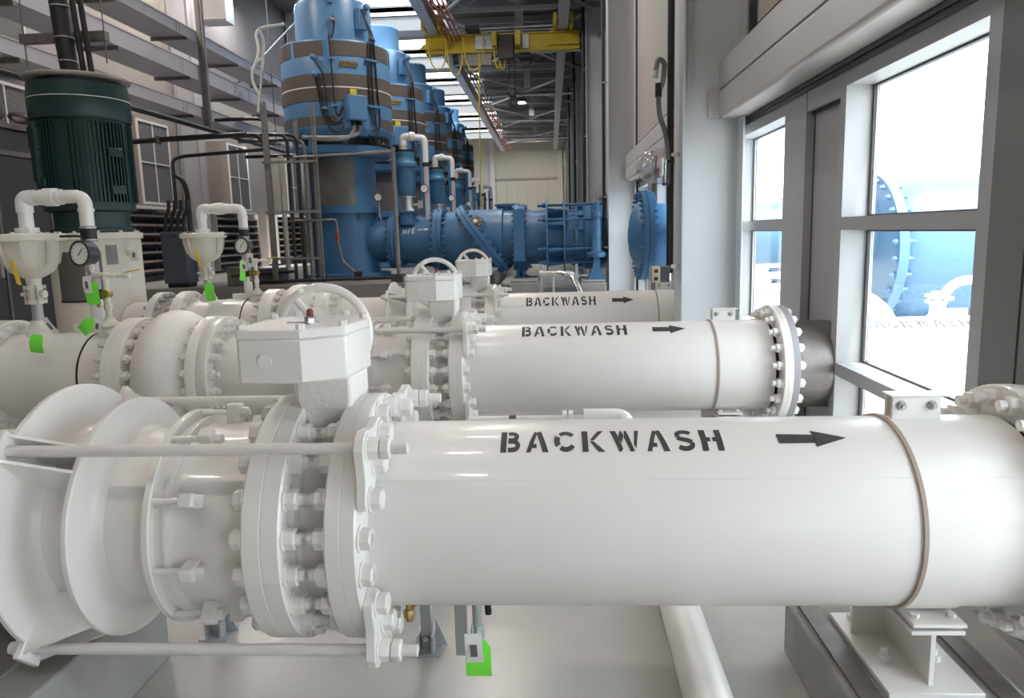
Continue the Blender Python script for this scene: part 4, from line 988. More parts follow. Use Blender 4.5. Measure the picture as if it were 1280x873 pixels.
def blue_discharge():
    X, Y, Z = P0; zc = Z+.63*K
    t = thing('discharge_pipe', 'huge blue discharge pipe with a slanted check valve, marked with white letters', 'pipe', (-2.2, Y, Z), 'blue discharge pipes')
    def lx(prof, m='blue', nm='pipe_shell', par=None, n=72): return part(nm, MB().lathe((0, Y, zc), (1, 0, 0), [(x*K, r*K) for x, r in prof], n), m, par or t)
    lx([(-3.55, .37), (-2.90, .385), (-2.75, .39), (-2.10, .50), (-2.02, .50)])
    lx([(-2.91, .385), (-2.91, .50), (-2.83, .505), (-2.81, .49), (-2.76, .50), (-2.74, .385)], nm='flange')
    lx([(-2.09, .50), (-2.09, .56), (-2.02, .565), (-2.01, .55), (-1.94, .56), (-1.92, .50)], nm='flange')
    bolt_ring(t, -2.91*K, Y, zc, .455*K, 24, .17*K, .03*K, (.02, .02), 'blue')
    bolt_ring(t, -2.09*K, Y, zc, .53*K, 28, .17*K, .028*K, (.02, .02), 'blue')
    vb = lx([(-1.94, .50), (-1.75, .505), (-1.70, .52), (-1.0, .53), (-.85, .535), (-.83, .50), (-.72, .50), (-.66, .50)], nm='check_valve_body')
    # slanted double flange
    p0 = Vector((-1.66*K, Y, zc+.60*K)); p1 = Vector((-.78*K, Y, zc-.60*K)); c = (p0+p1)/2
    ax = Vector((p0.z-p1.z, 0, p1.x-p0.x)).normalized()
    b = MB(); b.lathe(c-ax*.075*K, ax, [(0, .5*K), (0, .735*K), (.07*K, .74*K), (.075*K, .72*K), (.08*K, .74*K), (.15*K, .735*K), (.15*K, .5*K)], 72, closed=True); sf = part('slanted_flange', b, 'blue', t)
    _, u, v = basis(ax); first = None
    for k in range(28):
        a = 2*PI*k/28; q = c+u*math.cos(a)*.68*K+v*math.sin(a)*.68*K
        if first is None:
            bb = MB(); bb.hexnut(ax*.078*K, ax, .032*K, .035*K); bb.hexnut(-ax*.078*K, -ax, .032*K, .035*K); bb.cyl(-ax*.13*K, ax*.13*K, .018*K, 8)
            first = part('bolt', bb, 'blue', None); first.parent = sf; first.location = q-t.location
        else: copies(first, [q-t.location], sf)
    # small bolted port facing the window side
    pc = Vector((-1.30*K, Y-.47*K, zc+.24*K)); dd = Vector((0, -.9, .42)).normalized()
    b = MB(); b.lathe(pc, dd, [(0, .17*K), (.03*K, .15*K), (.05*K, .11*K), (.10*K, .11*K)], 28); pt = part('port_boss', b, 'blue', t)
    b = MB(); b.lathe(pc+dd*.10*K, dd, [(0, .115*K), (.03*K, .115*K), (.031*K, .06*K), (.05*K, .055*K)], 28); part('port_cover', b, 'bronze', pt, 'rusty brown cover')
    _, u, v = basis(dd)
    for k in range(6):
        a = 2*PI*k/6+.3; q = pc+dd*.13*K+(u*math.cos(a)+v*math.sin(a))*.095*K; b = MB(); b.hexnut(q, dd, .02*K, .022*K); part('port_bolt', b, 'stainless', pt)
    b = MB(); b.hexnut(pc+dd*.14*K, dd, .04*K, .05*K); part('port_plug', b, 'valve_cream', pt)
    # top cover behind
    b = MB(); b.lathe((-.78*K, Y+.2*K, zc+.42*K), (0, 0, 1), [(0, .2*K), (.16*K, .2*K), (.165*K, .24*K), (.20*K, .24*K), (.205*K, .2*K)], 32); part('top_hatch', b, 'blue', t)
    lx([(-.63, .50), (-.63, .605), (-.58, .61), (-.55, .60), (-.48, .61), (-.45, .60), (-.45, .48)], nm='flange')
    bolt_ring(t, -.63*K, Y, zc, .565*K, 28, .18*K, .03*K, (.02, .0), 'blue')
    b = MB(); b.box(-.64*K, -.45*K, Y-.62*K, Y-.60*K, zc-.40*K, zc+.50*K); part('flange_guard', b, 'blue', t)
    lx([(-.66, .485), (-.45, .485), (.46, .485)], nm='pipe_shell')
    for x in (-.055, .25):
        rr = .70 if x < 0 else .65; lx([(x-.014, .47), (x-.014, rr), (x+.014, rr), (x+.014, .47)], nm='thrust_ring')
    for a in (48, 132, 20, 160, -20, 200, -48, 228):
        er = Vector((0, math.cos(R(a)), math.sin(R(a)))); et = Vector((0, -er.z, er.y))
        b = MB(); b.prism([(-.055*K, .48*K), (.25*K, .48*K), (.25*K, .64*K), (-.055*K, .69*K)], (1, 0, 0), er, Vector((0, Y, zc))-et*.01*K, et*.02*K); part('gusset', b, 'blue', t)
    for a in (112, 150, 200, 228, 70, -48):
        er = Vector((0, math.cos(R(a)), math.sin(R(a)))); p = Vector((0, Y, zc))+er*.61*K
        b = MB(); b.cyl(p+Vector((-.22*K, 0, 0)), p+Vector((1.0*K, 0, 0)), .022*K, 12); b.hexnut(p+Vector((-.13*K, 0, 0)), (1, 0, 0), .045*K, .06*K); part('tie_rod', b, 'blue', t)
    lx([(.44, .49), (.44, .535), (.49, .535), (.50, .505), (.58, .505), (.62, .60), (.73, .60), (.74, .5)], nm='coupling')
    for k in range(12):
        a = R(15+30*k); er = Vector((0, math.cos(a), math.sin(a))); p = Vector((.44*K, Y, zc))+er*.53*K
        b = MB(); b.obox(p+Vector((.10*K, 0, 0)), (.05*K, 0, 0), er*.03*K, Vector((0, -er.z, er.y))*.03*K); b.cyl(p-Vector((.04*K, 0, 0)), p+Vector((.18*K, 0, 0)), .014*K, 8); part('coupling_lug', b, 'blue', t)
    lx([(.74, .55), (.90, .55), (.905, .60), (.985, .60), (.99, .475), (1.9, .475)], nm='valve_section')
    # vertical gear actuator of the butterfly valve, on the camera side
    xa, ya = .80*K, Y-.72*K
    b = MB(); b.lathe((xa, ya, Z), (0, 0, 1), [(.27*K, .15*K), (.30*K, .17*K), (.35*K, .17*K), (.37*K, .10*K), (.40*K, .085*K), (.95*K, .085*K), (.96*K, .105*K), (1.05*K, .105*K), (1.06*K, .07*K), (1.20*K, .06*K), (1.22*K, .03*K)], 28); ac = part('actuator', b, 'blue', t)
    b = MB(); b.lathe((xa+.20*K, Y-.345*K, Z+.62*K), (0, -1, 0), [(0, .27*K), (.05*K, .27*K), (.06*K, .2*K), (.08*K, .2*K), (.085*K, .12*K), (.10*K, .12*K), (.105*K, .05*K)], 40); part('gear_cover', b, 'blue', ac)
    b = MB(); b.cyl((xa, ya, Z+.20*K), (xa, ya, Z+.28*K), .06*K, 16); b.cyl((xa-.02, ya-.14, Z+.60*K), (xa-.02, ya, Z+.60*K), .02, 10); part('stub', b, 'blue', ac)
    # support legs
    b = MB(); b.box(-.62*K, -.46*K, Y-.30, Y+.30, zc-.72*K, zc-.50*K); b.box(-.56*K, -.52*K, Y-.3, Y+.3, .705, zc-.6*K); b.box(-.66*K, -.42*K, Y-.32, Y+.32, .70, .725)
    part('support_leg', b, 'blue', t)
    b = MB(); b.ring_surf([[(xa-.19, ya-.13, .67), (xa+.17, ya-.13, .67), (xa+.17, ya+.13, .67), (xa-.19, ya+.13, .67)], [(xa-.09, ya-.07, .90), (xa+.07, ya-.07, .90), (xa+.07, ya+.07, .90), (xa-.09, ya+.07, .90)], [(xa-.06, ya-.06, 1.14), (xa+.06, ya-.06, 1.14), (xa+.06, ya+.06, 1.14), (xa-.06, ya+.06, 1.14)]]); part('actuator_stool', b, 'blue', t)
    return t
bp0 = blue_pump(); ba0 = blue_air_valve(); bd0 = blue_discharge()
g0 = blue_gauge(.72, 1.42, 'small white dial gauge beside the tower of the big blue pump')
g1 = blue_gauge(1.56, 1.545, 'small white dial gauge beside the first blue canister air valve')
# white letters and arrow on the first discharge pipe (cone)
polys, wl = layout('MFE', .25)
def cone_mark(nm, polys, x0, wd, wu, a0, a1, par):
    b = MB(); zc = DZ+.63*K
    for q in polys:
        o = len(b.v)
        for p in q:
            x = x0+p[0]/wu*wd; u = min(1, max(0, (x/K+2.75)/.65)); r = (.39+.11*u)*K+.006; a = R(a0+(a1-a0)*p[1]); b.v.append(Vector((x, P0.y+r*math.cos(a), zc+r*math.sin(a))))
        b.f.append(tuple(range(o, o+len(q))))
    return part(nm, b, 'white_ink', par)
cone_mark('lettering', polys, -3.165, .27, wl, 163, 151, bd0)['label'] = 'white painted letters MFE'
cone_mark('arrow_mark', [[Vector(p) for p in ((0, .38), (.62, .38), (.62, .62), (0, .62))], [Vector(p) for p in ((.6, .1), (1, .5), (.6, .9))]], -2.83, .25, 1, 160, 152, bd0)['label'] = 'white painted arrow'
names = ['second tall blue pump along the row, partly hidden by the biggest', 'third blue pump along the row, its box with a white label showing', 'fourth blue pump along the row of five', 'last and smallest looking blue pump by the cream end wall']
an = ['second', 'third', 'fourth', 'fifth and farthest']
for k in range(1, 5):
    dy = Vector((0, 4.32*k, 0))
    c = copy_tree(bp0); c.location = bp0.location+dy; c['label'] = names[k-1]
    c = copy_tree(ba0); c.location = ba0.location+dy; c['label'] = 'blue canister air valve with white goose neck, %s in the row' % an[k-1]
    c = copy_tree(bd0, None, ('bolt', 'lettering', 'arrow_mark', 'port_bolt', 'coupling_lug', 'gusset')); c.location = bd0.location+dy; c['label'] = 'blue discharge pipe %s in the row, behind the lettered one' % an[k-1]
    c = copy_tree(g1); c.location = g1.location+dy; c['label'] = 'small white dial gauge by the %s blue air valve' % an[k-1]
# concrete pedestals under the first discharge pipe
for k, (x0, x1, h, lab) in enumerate(((-.86, -.24, .70, 'square concrete pedestal under the blue pipe support leg'), (.60, 1.13, .67, 'square concrete pedestal under the blue actuator stool'))):
    t = thing('concrete_pedestal', lab, 'pedestal', ((x0+x1)/2, 15.4, 0), 'pedestals under the blue pipe')
    part('block', MB().box(x0, x1, 14.72, 16.3, 0, h-.05), 'concrete', t, bevel=.02); part('cap', MB().box(x0+.03, x1-.03, 14.76, 16.27, h-.05, h), 'concrete', t, bevel=.02)
# blind flanged spare outlet by the window wall
def blind():
    y, z, x = 11.7, 1.575, 1.42
    t = thing('blind_flange', 'blue spare outlet closed by a big domed blind flange by the windows', 'pipe outlet', (x, y, z-.7))
    b = MB(); b.lathe((x+.02, y, z), (-1, 0, 0), [(0, .56), (.02, .55), (.10, .45), (.16, .30), (.19, .12), (.195, 0)], 64, cap0=False); part('domed_cover', b, 'blue', t)
    b = MB(); b.lathe((x, y, z), (1, 0, 0), [(0, .4), (0, .705), (.075, .71), (.08, .70), (.085, .71), (.16, .705), (.16, .4)], 72, closed=True); part('flange', b, 'blue', t)
    bolt_ring(t, x, y, z, .655, 36, .16, .032, (.02, .02), 'blue')
    b = MB(); b.lathe((x+.15, y, z), (1, 0, 0), [(0, .50), (.6, .50)], 64); part('pipe_shell', b, 'blue', t)
blind()
# grey service pipes by the pedestals
t = thing('service_pipe', 'silver service pipe bending down between the concrete pedestals', 'pipe', (.2, 14.2, .5))
b = MB(); b.tube([(-.22, 14.2, .86), (.20, 14.2, .86), (.42, 14.0, .80), (.62, 13.6, .35)], .06, 14, 6, .12); part('pipe_run', b, 'stainless', t)
b = MB(); b.cyl((.32, 14.09, .83), (.40, 14.02, .81), .09, 14); part('coupling', b, 'steel', t)
b = MB(); b.cyl((.04, 14.2, 0), (.04, 14.2, .82), .03, 10); part('leg', b, 'steel', t)
for x, lab in ((-.19, 'grey square post standing beside the concrete pedestals'), (.52, 'grey square post next to the actuator pedestal')):
    t = thing('square_post', lab, 'post', (x, 14.55, 0)); b = MB(); b.box(x-.025, x+.025, 14.50, 14.55, 0, 1.02); part('tube', b, 'steel', t); b = MB(); b.box(x-.08, x+.08, 14.45, 14.62, 0, .012); part('base_plate', b, 'steel', t)
# other small deck clutter: low curbs behind the rear valve
for x0, x1, y0, z0, lab in ((-1.2, -.95, 14.0, .5, 'low concrete kerb at the deck edge behind the rear valve'),):
    t = tag(part('concrete_kerb', MB().box(x0, x1, y0, 20, 0, z0), 'concrete', bevel=.02), lab, 'kerb')

# ------------------------------------------------------------------ strut rack and conduits left of the big pump
def strut(p0, p1, w=.045):
    return MB().beam(p0, p1, w, w)
t = thing('strut_rack', 'perforated grey strut rack with rungs before the big blue pump', 'rack', (-4.9, 13.8, DZ))
def perf(x, y, z0, z1, w=.05):
    """perforated angle post: web with slots"""
    b = MB(); n = int((z1-z0)/.08); t_ = .004
    b.box(x-w/2, x-w/2+w*.36, y, y+t_, z0, z1); b.box(x+w/2-w*.36, x+w/2, y, y+t_, z0, z1)
    for k in range(n+1): b.box(x-w/2+w*.36, x+w/2-w*.36, y, y+t_, z0+k*(z1-z0)/n-.016 if k else z0, min(z1, z0+k*(z1-z0)/n+.016))
    b.box(x-w/2, x-w/2+t_, y+t_, y+.045, z0, z1); b.box(x+w/2-t_, x+w/2, y+t_, y+.045, z0, z1)
    return b
part('post', perf(-4.43, 13.8, DZ, 4.17, .075), 'rack', t); part('post', MB().box(-5.42, -5.32, 13.8, 13.85, DZ, 4.23), 'rack', t); part('post', MB().box(-5.06, -4.98, 14.5, 14.56, DZ, 3.98), 'rack', t)
for z in (3.12, 2.18, 1.29): part('rung', MB().box(-5.45, -4.40, 13.75, 13.795, z-.025, z+.02), 'rack', t)
t = thing('conduit_bundle', 'bundle of black and cream conduits rising behind the strut rack', 'conduit', (-5.2, 14.4, DZ))
for k, (x, m, z1) in enumerate(((-5.52, 'conduit', 4.0), (-5.30, 'wall_beige', 3.30), (-5.16, 'conduit', 3.7), (-4.98, 'conduit', 3.7), (-4.86, 'steel_dark', 3.6), (-4.76, 'conduit', 3.3))):
    P_ = [(x, 14.3+.05*k, DZ), (x, 14.3+.05*k, z1)]
    if k != 1: P_ += [(x-.35, 14.3+.05*k, z1+.02), (x-1.4, 14.5+.05*k, z1+.04)]
    b = MB(); b.tube(P_, .035 if k != 1 else .05, 10, 5, .2); part('conduit_tube', b, m, t)
t = thing('rail_pipe', 'thin grey rail pipe on a round post beside the blue pipe', 'rail', (-2.93, 13.8, DZ))
b = MB(); b.cyl((-2.93, 13.8, DZ), (-2.93, 13.8, 3.32), .04, 14); part('post', b, 'rack', t)
b = MB(); b.cyl((-4.85, 13.78, 3.20), (-2.95, 13.78, 3.24), .022, 10); b.cyl((-3.5, 13.78, 3.225), (-2.95, 13.78, 3.24), .038, 10); part('rail', b, 'rack', t)
t = thing('deck_hose', 'thin grey hose with a red clip against the foot of the big pump', 'hose', (-4.0, 14.6, DZ))
b = MB(); b.tube([(-5.2, 14.4, 2.02), (-4.27, 14.4, 2.02), (-4.27, 14.4, 1.6), (-4.2, 14.4, 1.2), (-3.9, 14.4, .92)], .03, 10, 5, .08); part('hose_run', b, 'steel_dark', t)
b = MB(); b.cyl((-4.27, 14.4, 1.60), (-4.27, 14.4, 1.78), .042, 12); part('clip', b, 'red', t); b = MB(); b.box(-3.96, -3.82, 14.33, 14.47, DZ, .98); part('outlet_box', b, 'black', t, bevel=.01)
t = thing('deck_conduit', 'black conduit lying along the front edge of the pump deck', 'conduit', (-4, 13.5, DZ))
b = MB(); b.cyl((-5.9, 13.5, DZ+.06), (-2.8, 13.5, DZ+.10), .035, 10); part('conduit_tube', b, 'conduit', t); b = MB(); b.box(-3.0, -2.8, 13.4, 13.6, DZ, DZ+.16); part('pull_box', b, 'cabinet', t)
for k, (x0, y0, w_, h_, lab) in enumerate(((-6.15, 13.4, .45, .36, 'small grey pull box on the deck left of the strut rack'), (-5.75, 13.9, .5, .30, 'low slate blue box at the foot of the strut rack'))):
    t = thing('deck_box', lab, 'box', (x0+w_/2, y0+.15, DZ)); part('body', MB().box(x0, x0+w_, y0, y0+.3, DZ, DZ+h_), ['steel_dark', 'cabinet_blue'][k], t, bevel=.008); q = MB(); q.box(x0+.02, x0+w_-.02, y0-.008, y0, DZ+.03, DZ+h_-.03); part('cover', q, ['steel_dark', 'cabinet_blue'][k], t)
    q = MB(); q.cyl((x0+.1, y0-.02, DZ+.2), (x0+.8, y0-.02, DZ+.24), .03, 10); part('conduit_stub', q, 'conduit', t)

# ------------------------------------------------------------------ cable trays
def tray(z0, z1, n, label, y0=6.0, y1=46.0, depth=.62):
    xf = -6.6
    t = thing('cable_tray', label, 'cable tray', (xf-.3, y0, z0), 'stacked cable trays')
    part('side_rail', MB().box(xf-.012, xf, y0, y1, z0, z1), 'tray', t); part('side_rail', MB().box(xf-depth, xf-depth+.012, y0, y1, z0, z1), 'tray', t)
    part('bottom_pan', MB().box(xf-depth+.013, xf-.013, y0, y1, z0+.004, z0+.012), 'tray', t)
    b = MB(); b.box(xf, xf+.018, y0, y1, z1-.018, z1); b.box(xf, xf+.012, y0, y1, z0, z0+.015); part('rail_lip', b, 'tray', t)
    for k in range(int((y1-y0)/3)):
        y = y0+1.3+3*k; part('splice_plate', MB().box(xf, xf+.008, y-.10, y+.10, z0+.018, z1-.02), 'tray', t); part('joint_line', MB().box(xf+.008, xf+.010, y-.007, y+.007, z0+.018, z1-.02), 'steel_dark', t)
    for k in range(int((y1-y0)/2.2)):
        y = y0+.9+2.2*k; part('cross_arm', MB().box(xf-depth-.02, xf+.03, y-.03, y+.03, z0-.055, z0-.004), 'steel_dark', t)
tray(4.00, 4.21, 0, 'lowest of the three stacked aluminium cable trays')
tray(4.68, 4.97, 1, 'middle one of the three stacked aluminium cable trays')
tray(5.38, 5.58, 2, 'topmost of the three stacked aluminium cable trays')
t = thing('tray_hanger', 'broad grey strut hanger crossing all three cable trays', 'hanger', (-6.5, 13.95, 3.8))
part('channel', MB().box(-6.57, -6.44, 13.9, 13.98, 3.80, ZR-.25), 'rack', t); b = MB(); b.box(-6.53, -6.48, 13.885, 13.899, 3.8, ZR-.25); part('slot', b, 'steel_dark', t)
for k, (y, lab) in enumerate(((10.2, 'thin threaded rod near the fat black pipe, holding the trays'), (17.6, 'thin threaded rod beyond the broad strut hanger'), (19.9, 'second thin threaded rod beyond the strut hanger'), (22.0, 'third thin threaded rod beyond the strut hanger'))):
    t = thing('hanger_rod', lab, 'hanger', (-6.58, y, 3.9), 'tray hanger rods'); q = MB(); q.cyl((-6.57, y, 3.9), (-6.57, y, ZR-.05), .012, 8); part('rod', q, 'steel_dark', t)
    q = MB(); q.hexnut((-6.57, y, 3.93), (0, 0, 1), .03, .03); part('nut', q, 'steel', t)
# black conduits on the left
def run(name, pts, r, label, m='conduit', rad=.15, clips=()):
    t = thing(name, label, 'conduit', pts[0]); b = MB(); b.tube(pts, r, 12, 6, rad); part('conduit_tube', b, m, t)
    for p in clips: q = MB(); q.obox(p, (.03, 0, 0), (0, .05, 0), (0, 0, r+.02)); part('clip', q, 'steel_dark', t)
run('conduit_run', [(-6.4, 7.0, 3.70), (-6.4, 12.5, 3.74), (-6.4, 20, 3.76)], .045, 'long black conduit running under the lowest tray', clips=[(-6.4, 9.3, 3.71)])
run('conduit_run', [(-6.5, 11.0, 3.78), (-6.5, 20, 3.84)], .035, 'second black conduit just above the long one under the tray')
run('conduit_run', [(-8.5, 13.0, 3.44), (-7.2, 13.0, 3.49), (-5.4, 13.0, 3.54)], .05, 'thick black conduit crossing in front of the louvre boxes', clips=[(-7.0, 13.0, 3.49)])
run('conduit_run', [(-7.32, 14.0, 2.3), (-7.32, 14.0, 3.25), (-7.1, 14.0, 3.31), (-5.4, 14.0, 3.39)], .035, 'black conduit elbowing up and over by the louvre box')
run('conduit_run', [(-7.36, 14.05, 3.0), (-7.15, 14.05, 2.84), (-7.10, 14.05, 2.6), (-7.12, 14.05, DZ)], .045, 'black conduit dropping beside the slate cabinet')
run('conduit_run', [(-6.0, 13.9, 3.66), (-5.55, 13.9, 3.66), (-5.40, 13.9, 3.45), (-5.40, 13.9, DZ)], .04, 'black conduit bending down the strut rack post')
run('white_hose', [(-6.0, 15.4, 4.1), (-5.96, 15.4, 4.55), (-6.22, 15.4, 5.0), (-5.95, 15.4, 5.55), (-6.05, 15.4, 5.98), (-5.4, 15.4, 6.06)], .032, 'pale flexible hose looping from tray to the big blue motor', 'wall_white', .3)
run('white_hose', [(-6.05, 15.3, 4.3), (-5.92, 15.3, 5.0), (-5.82, 15.3, 5.72), (-5.9, 15.3, 5.98)], .03, 'second pale flexible hose beside the looping one', 'wall_white', .3)
run('brace_rod', [(-6.9, 16.0, 4.9), (-5.2, 17.2, 7.1)], .02, 'thin slanted grey brace rod above the cable trays', 'steel')
# dark charcoal switchgear behind the cream bowl valve
t = thing('switchgear_cabinet', 'tall charcoal switchgear cabinet behind the bigger bowl valve', 'cabinet', (-7.0, 8.2, 0))
part('body', MB().box(-7.4, -6.66, 6.6, 9.4, 0, 3.10), 'cabinet', t, bevel=.01)
part('top_cap', MB().box(-7.42, -6.63, 6.58, 9.42, 3.11, 3.17), 'steel_dark', t)
for y0 in (6.66, 7.58, 8.5):
    d = part('door', MB().box(-6.655, -6.63, y0, y0+.86, .12, 2.75), 'cabinet', t, bevel=.006); part('door_edge', MB().box(-6.655, -6.615, y0+.865, y0+.905, .1, 3.0), 'steel_dark', t)
    q = MB(); q.box(-6.628, -6.60, y0+.78, y0+.81, 1.3, 1.5); part('handle', q, 'steel', d)
part('top_rail', MB().box(-6.655, -6.62, 6.66, 9.38, 2.78, 2.84), 'steel_dark', t)
t = thing('lifting_hook', 'grey lifting hook standing on the charcoal cabinet', 'hook', (-6.9, 9.1, 3.17))
b = MB(); b.tube([(-6.86, 8.9, 3.17), (-6.86, 8.9, 3.32), (-6.80, 8.9, 3.40), (-6.74, 8.9, 3.32), (-6.80, 8.9, 3.25)], .028, 10, 6, .05); part('hook_body', b, 'steel_dark', t)
b = MB(); b.torus((-6.62, 9.0, 3.26), (0, .4, 1), .10, .028, 24, 8); part('ring', b, 'steel_dark', t)
# wall louvres
def louvre(k, zoff, label, y0=15.18):
    y = y0+4.32*k; z0, z1 = 2.49+zoff, 4.27+zoff; y1 = y+1.28; xf = -8.64
    t = thing('louvre_box', label, 'louvre', (-8.9, (y+y1)/2, z0), 'louvre boxes')
    part('housing', MB().box(XL, xf-.02, y, y1, z0-.03, z1+.05), 'wall_tan', t)
    part('blades', MB().box(xf-.02, xf-.006, y+.03, y1-.03, z0+.03, z1-.03), 'louvre', t)
    b = MB(); f = .05
    b.box(xf-.02, xf+.01, y, y+f, z0, z1); b.box(xf-.02, xf+.01, y1-f, y1, z0, z1); b.box(xf-.02, xf+.01, y+f, y1-f, z1-f, z1); b.box(xf-.02, xf+.01, y+f, y1-f, z0, z0+f)
    b.box(xf-.02, xf+.008, y+.60, y+.63, z0+f, z1-f); b.box(xf-.02, xf+.008, y+f, y1-f, (z0+z1)/2-.012, (z0+z1)/2+.012)
    part('frame', b, 'louvre_frame', t)
    part('sill', MB().box(XL, xf+.03, y-.15, y1+.25, z0-.10, z0-.04), 'louvre_frame', t)
ln = ['white framed louvre box half behind the green motor, above the cream can', 'white framed louvre box to the right of the green motor', 'white framed louvre box seen beyond the rear goose neck', 'white framed louvre box seen between the strut rack posts', 'white framed louvre box behind the big blue pump']
for k in range(-1, 4): louvre(k, 0, ln[k+1])
louvre(-1, 2.05, 'upper white framed louvre between the trays at the hall corner')
for k in range(-1, 5):
    y0 = 14.6+4.32*k; t = thing('intake_louvre', ['broad dark slatted intake hidden behind the charcoal cabinet', 'broad dark slatted intake behind the slate cabinet', 'broad dark slatted intake behind the rear goose neck', 'broad dark slatted intake behind the conduit bundle', 'broad dark slatted intake behind the big blue pump tower', 'broad dark slatted intake far along the tan wall'][k+1], 'louvre', (-9.1, y0+1.2, .9), 'floor level intakes')
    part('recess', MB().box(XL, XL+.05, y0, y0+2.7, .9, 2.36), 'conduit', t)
    for j in range(7):
        z = 1.0+.2*j; b = MB(); b.obox((XL+.20, y0+1.35, z), (.16, 0, .05), (0, 1.35, 0), (-.003, 0, .010)); part('slat', b, 'dark_louvre', t)
        b = MB(); b.box(XL+.352, XL+.37, y0, y0+2.7, z+.03, z+.075); part('slat_edge', b, 'slat_edge', t)
    for yy in (y0-.06, y0+2.7): part('side_frame', MB().box(XL, XL+.38, yy, yy+.06, .86, 2.42), 'wall_tan', t)
    for yy in (y0+.02, y0+.9, y0+1.8, y0+2.68): part('mullion', MB().box(XL+.05, XL+.06, yy-.03, yy+.03, .9, 2.36), 'dark_louvre', t)
# slate cabinet on the deck with conduits out of its top
t = thing('slate_cabinet', 'slate grey control cabinet with black conduits out of its top', 'cabinet', (-7.05, 13.6, DZ))
part('body', MB().box(-7.38, -6.90, 13.40, 13.8, DZ+.08, 1.86), 'cabinet_blue', t, bevel=.012); part('door', MB().box(-7.36, -6.915, 13.385, 13.399, DZ+.12, 1.82), 'cabinet_blue', t, bevel=.004)
part('plinth', MB().box(-7.34, -6.94, 13.45, 13.78, DZ, DZ+.08), 'black', t)
q = MB(); q.box(-7.12, -7.09, 13.37, 13.386, 1.76, 1.80); part('latch', q, 'black', t)
for k in range(4):
    b = MB(); x = -7.36+.12*k; b.tube([(x, 13.6, 1.86), (x, 13.6, 2.1), (x+.1, 13.6, 2.3), (x+.1, 13.6, 2.45)], .035, 10, 5, .08); part('conduit_riser', b, 'conduit', t)
# wall fixtures up in the corner: pale reflective duct panel and conduit beam
t = thing('duct_box', 'shiny square duct end hanging high above the cable trays', 'duct', (-8.1, 18.2, 7.2))
part('duct_shell', MB().box(-8.45, -7.75, 18.0, 18.5, 6.95, 8.2), 'stainless', t); part('end_rim', MB().box(-8.48, -7.72, 17.96, 17.995, 6.97, 8.23), 'stainless', t)

# ------------------------------------------------------------------ crane, runways, roof steel
def ibeam(b, p0, p1, w, h, tf=.03, tw=.02):
    p0, p1 = Vector(p0), Vector(p1)
    b.beam(p0+Vector((0, 0, tf/2)), p1+Vector((0, 0, tf/2)), w, tf); b.beam(p0+Vector((0, 0, h-tf/2)), p1+Vector((0, 0, h-tf/2)), w, tf); b.beam(p0+Vector((0, 0, h/2)), p1+Vector((0, 0, h/2)), tw, h-2*tf)
    return b
for x, lab in ((-3.56, 'pale crane runway beam above the edge of the blue pumps'), (.52, 'pale crane runway beam beside the window side columns')):
    t = thing('runway_beam', lab, 'beam', (x, 10, 7.95), 'crane runways'); part('beam', ibeam(MB(), (x, 9, 7.95), (x, 57.5, 7.95), .30, .45), 'tray', t)
    for k in range(6): part('hanger', MB().box(x-.05, x+.05, 15.1+8.25*k, 15.2+8.25*k, 8.41, 9.25), 'truss', t)
t = thing('conductor_rail', 'bank of red conductor bars beside the crane runway', 'conductor rail', (-2.95, 12, 7.7))
for k in range(4): part('conductor_bar', MB().box(-3.14+.13*k, -3.10+.13*k, 10, 57, 7.74, 7.80), 'redbar', t)
for k in range(16): part('bracket', MB().box(-3.20, -2.66, 10.9+3*k, 10.96+3*k, 7.82, 7.87), 'steel_dark', t)
t = thing('bridge_crane', 'yellow travelling bridge crane spanning the two runway beams', 'crane', (-1.4, 24, 7.36))
g = ibeam(MB(), (-3.86, 24, 7.36), (1.04, 24, 7.36), .28, .55, .04, .12); part('bridge_girder', g, 'yellow', t)
for x in (-3.56, .52):
    b = MB(); b.box(x-.30, x-.20, 23.2, 24.8, 7.93, 8.28); b.box(x+.20, x+.30, 23.2, 24.8, 7.93, 8.28); e = part('end_truck', b, 'yellow', t)
    for s in (-1, 1):
        for yy in (23.45, 24.55):
            q = MB(); q.cyl((x+s*.13, yy, 8.05), (x+s*.33, yy, 8.05), .09, 16); part('wheel', q, 'steel_dark', e)
    b = MB(); b.prism([(-.5, 0), (.5, 0), (.35, .16), (-.35, .16)], (1, 0, 0), (0, 0, 1), (x, 23.84, 7.5), (0, .01, 0)); part('knee_plate', b, 'yellow', t)
b = MB(); b.box(-2.25, -1.55, 23.80, 23.855, 7.44, 7.84); part('capacity_plate', b, 'tag_white', t, 'pale capacity patch')
b = MB(); b.box(-.76, -.56, 23.80, 23.855, 7.42, 7.84); part('white_patch', b, 'tag_white', t)
polys, wl = layout('1 TON', .18); b = MB()
for q in polys:
    o = len(b.v); b.v += [Vector((-1.95+p[0]/wl*.62, 23.795, 7.52+.2*p[1])) for p in q]; b.f.append(tuple(range(o, o+len(q))))
part('lettering', b, 'black', t, 'dark letters 1 TON')
b = MB(); b.cyl((-3.4, 23.7, 8.02), (.4, 23.7, 8.05), .035, 10); b.cyl((-3.0, 24.3, 8.1), (.3, 24.3, 8.1), .025, 10); part('drive_shaft', b, 'stainless', t)
b = MB(); b.box(-2.55, -2.1, 23.6, 24.3, 7.95, 8.14); part('drive_motor', b, 'cabinet', t, bevel=.03)
b = MB(); b.box(-2.95, -1.75, 23.86, 24.1, 6.95, 7.33); part('control_panel', b, 'steel_dark', t, bevel=.02); b = MB(); b.cyl((-2.98, 23.98, 7.16), (-2.80, 23.98, 7.16), .19, 20); part('panel_end', b, 'black', t)
t = thing('chain_hoist', 'dark chain hoist trolley hanging on the yellow bridge', 'hoist', (-1.3, 24, 7.0))
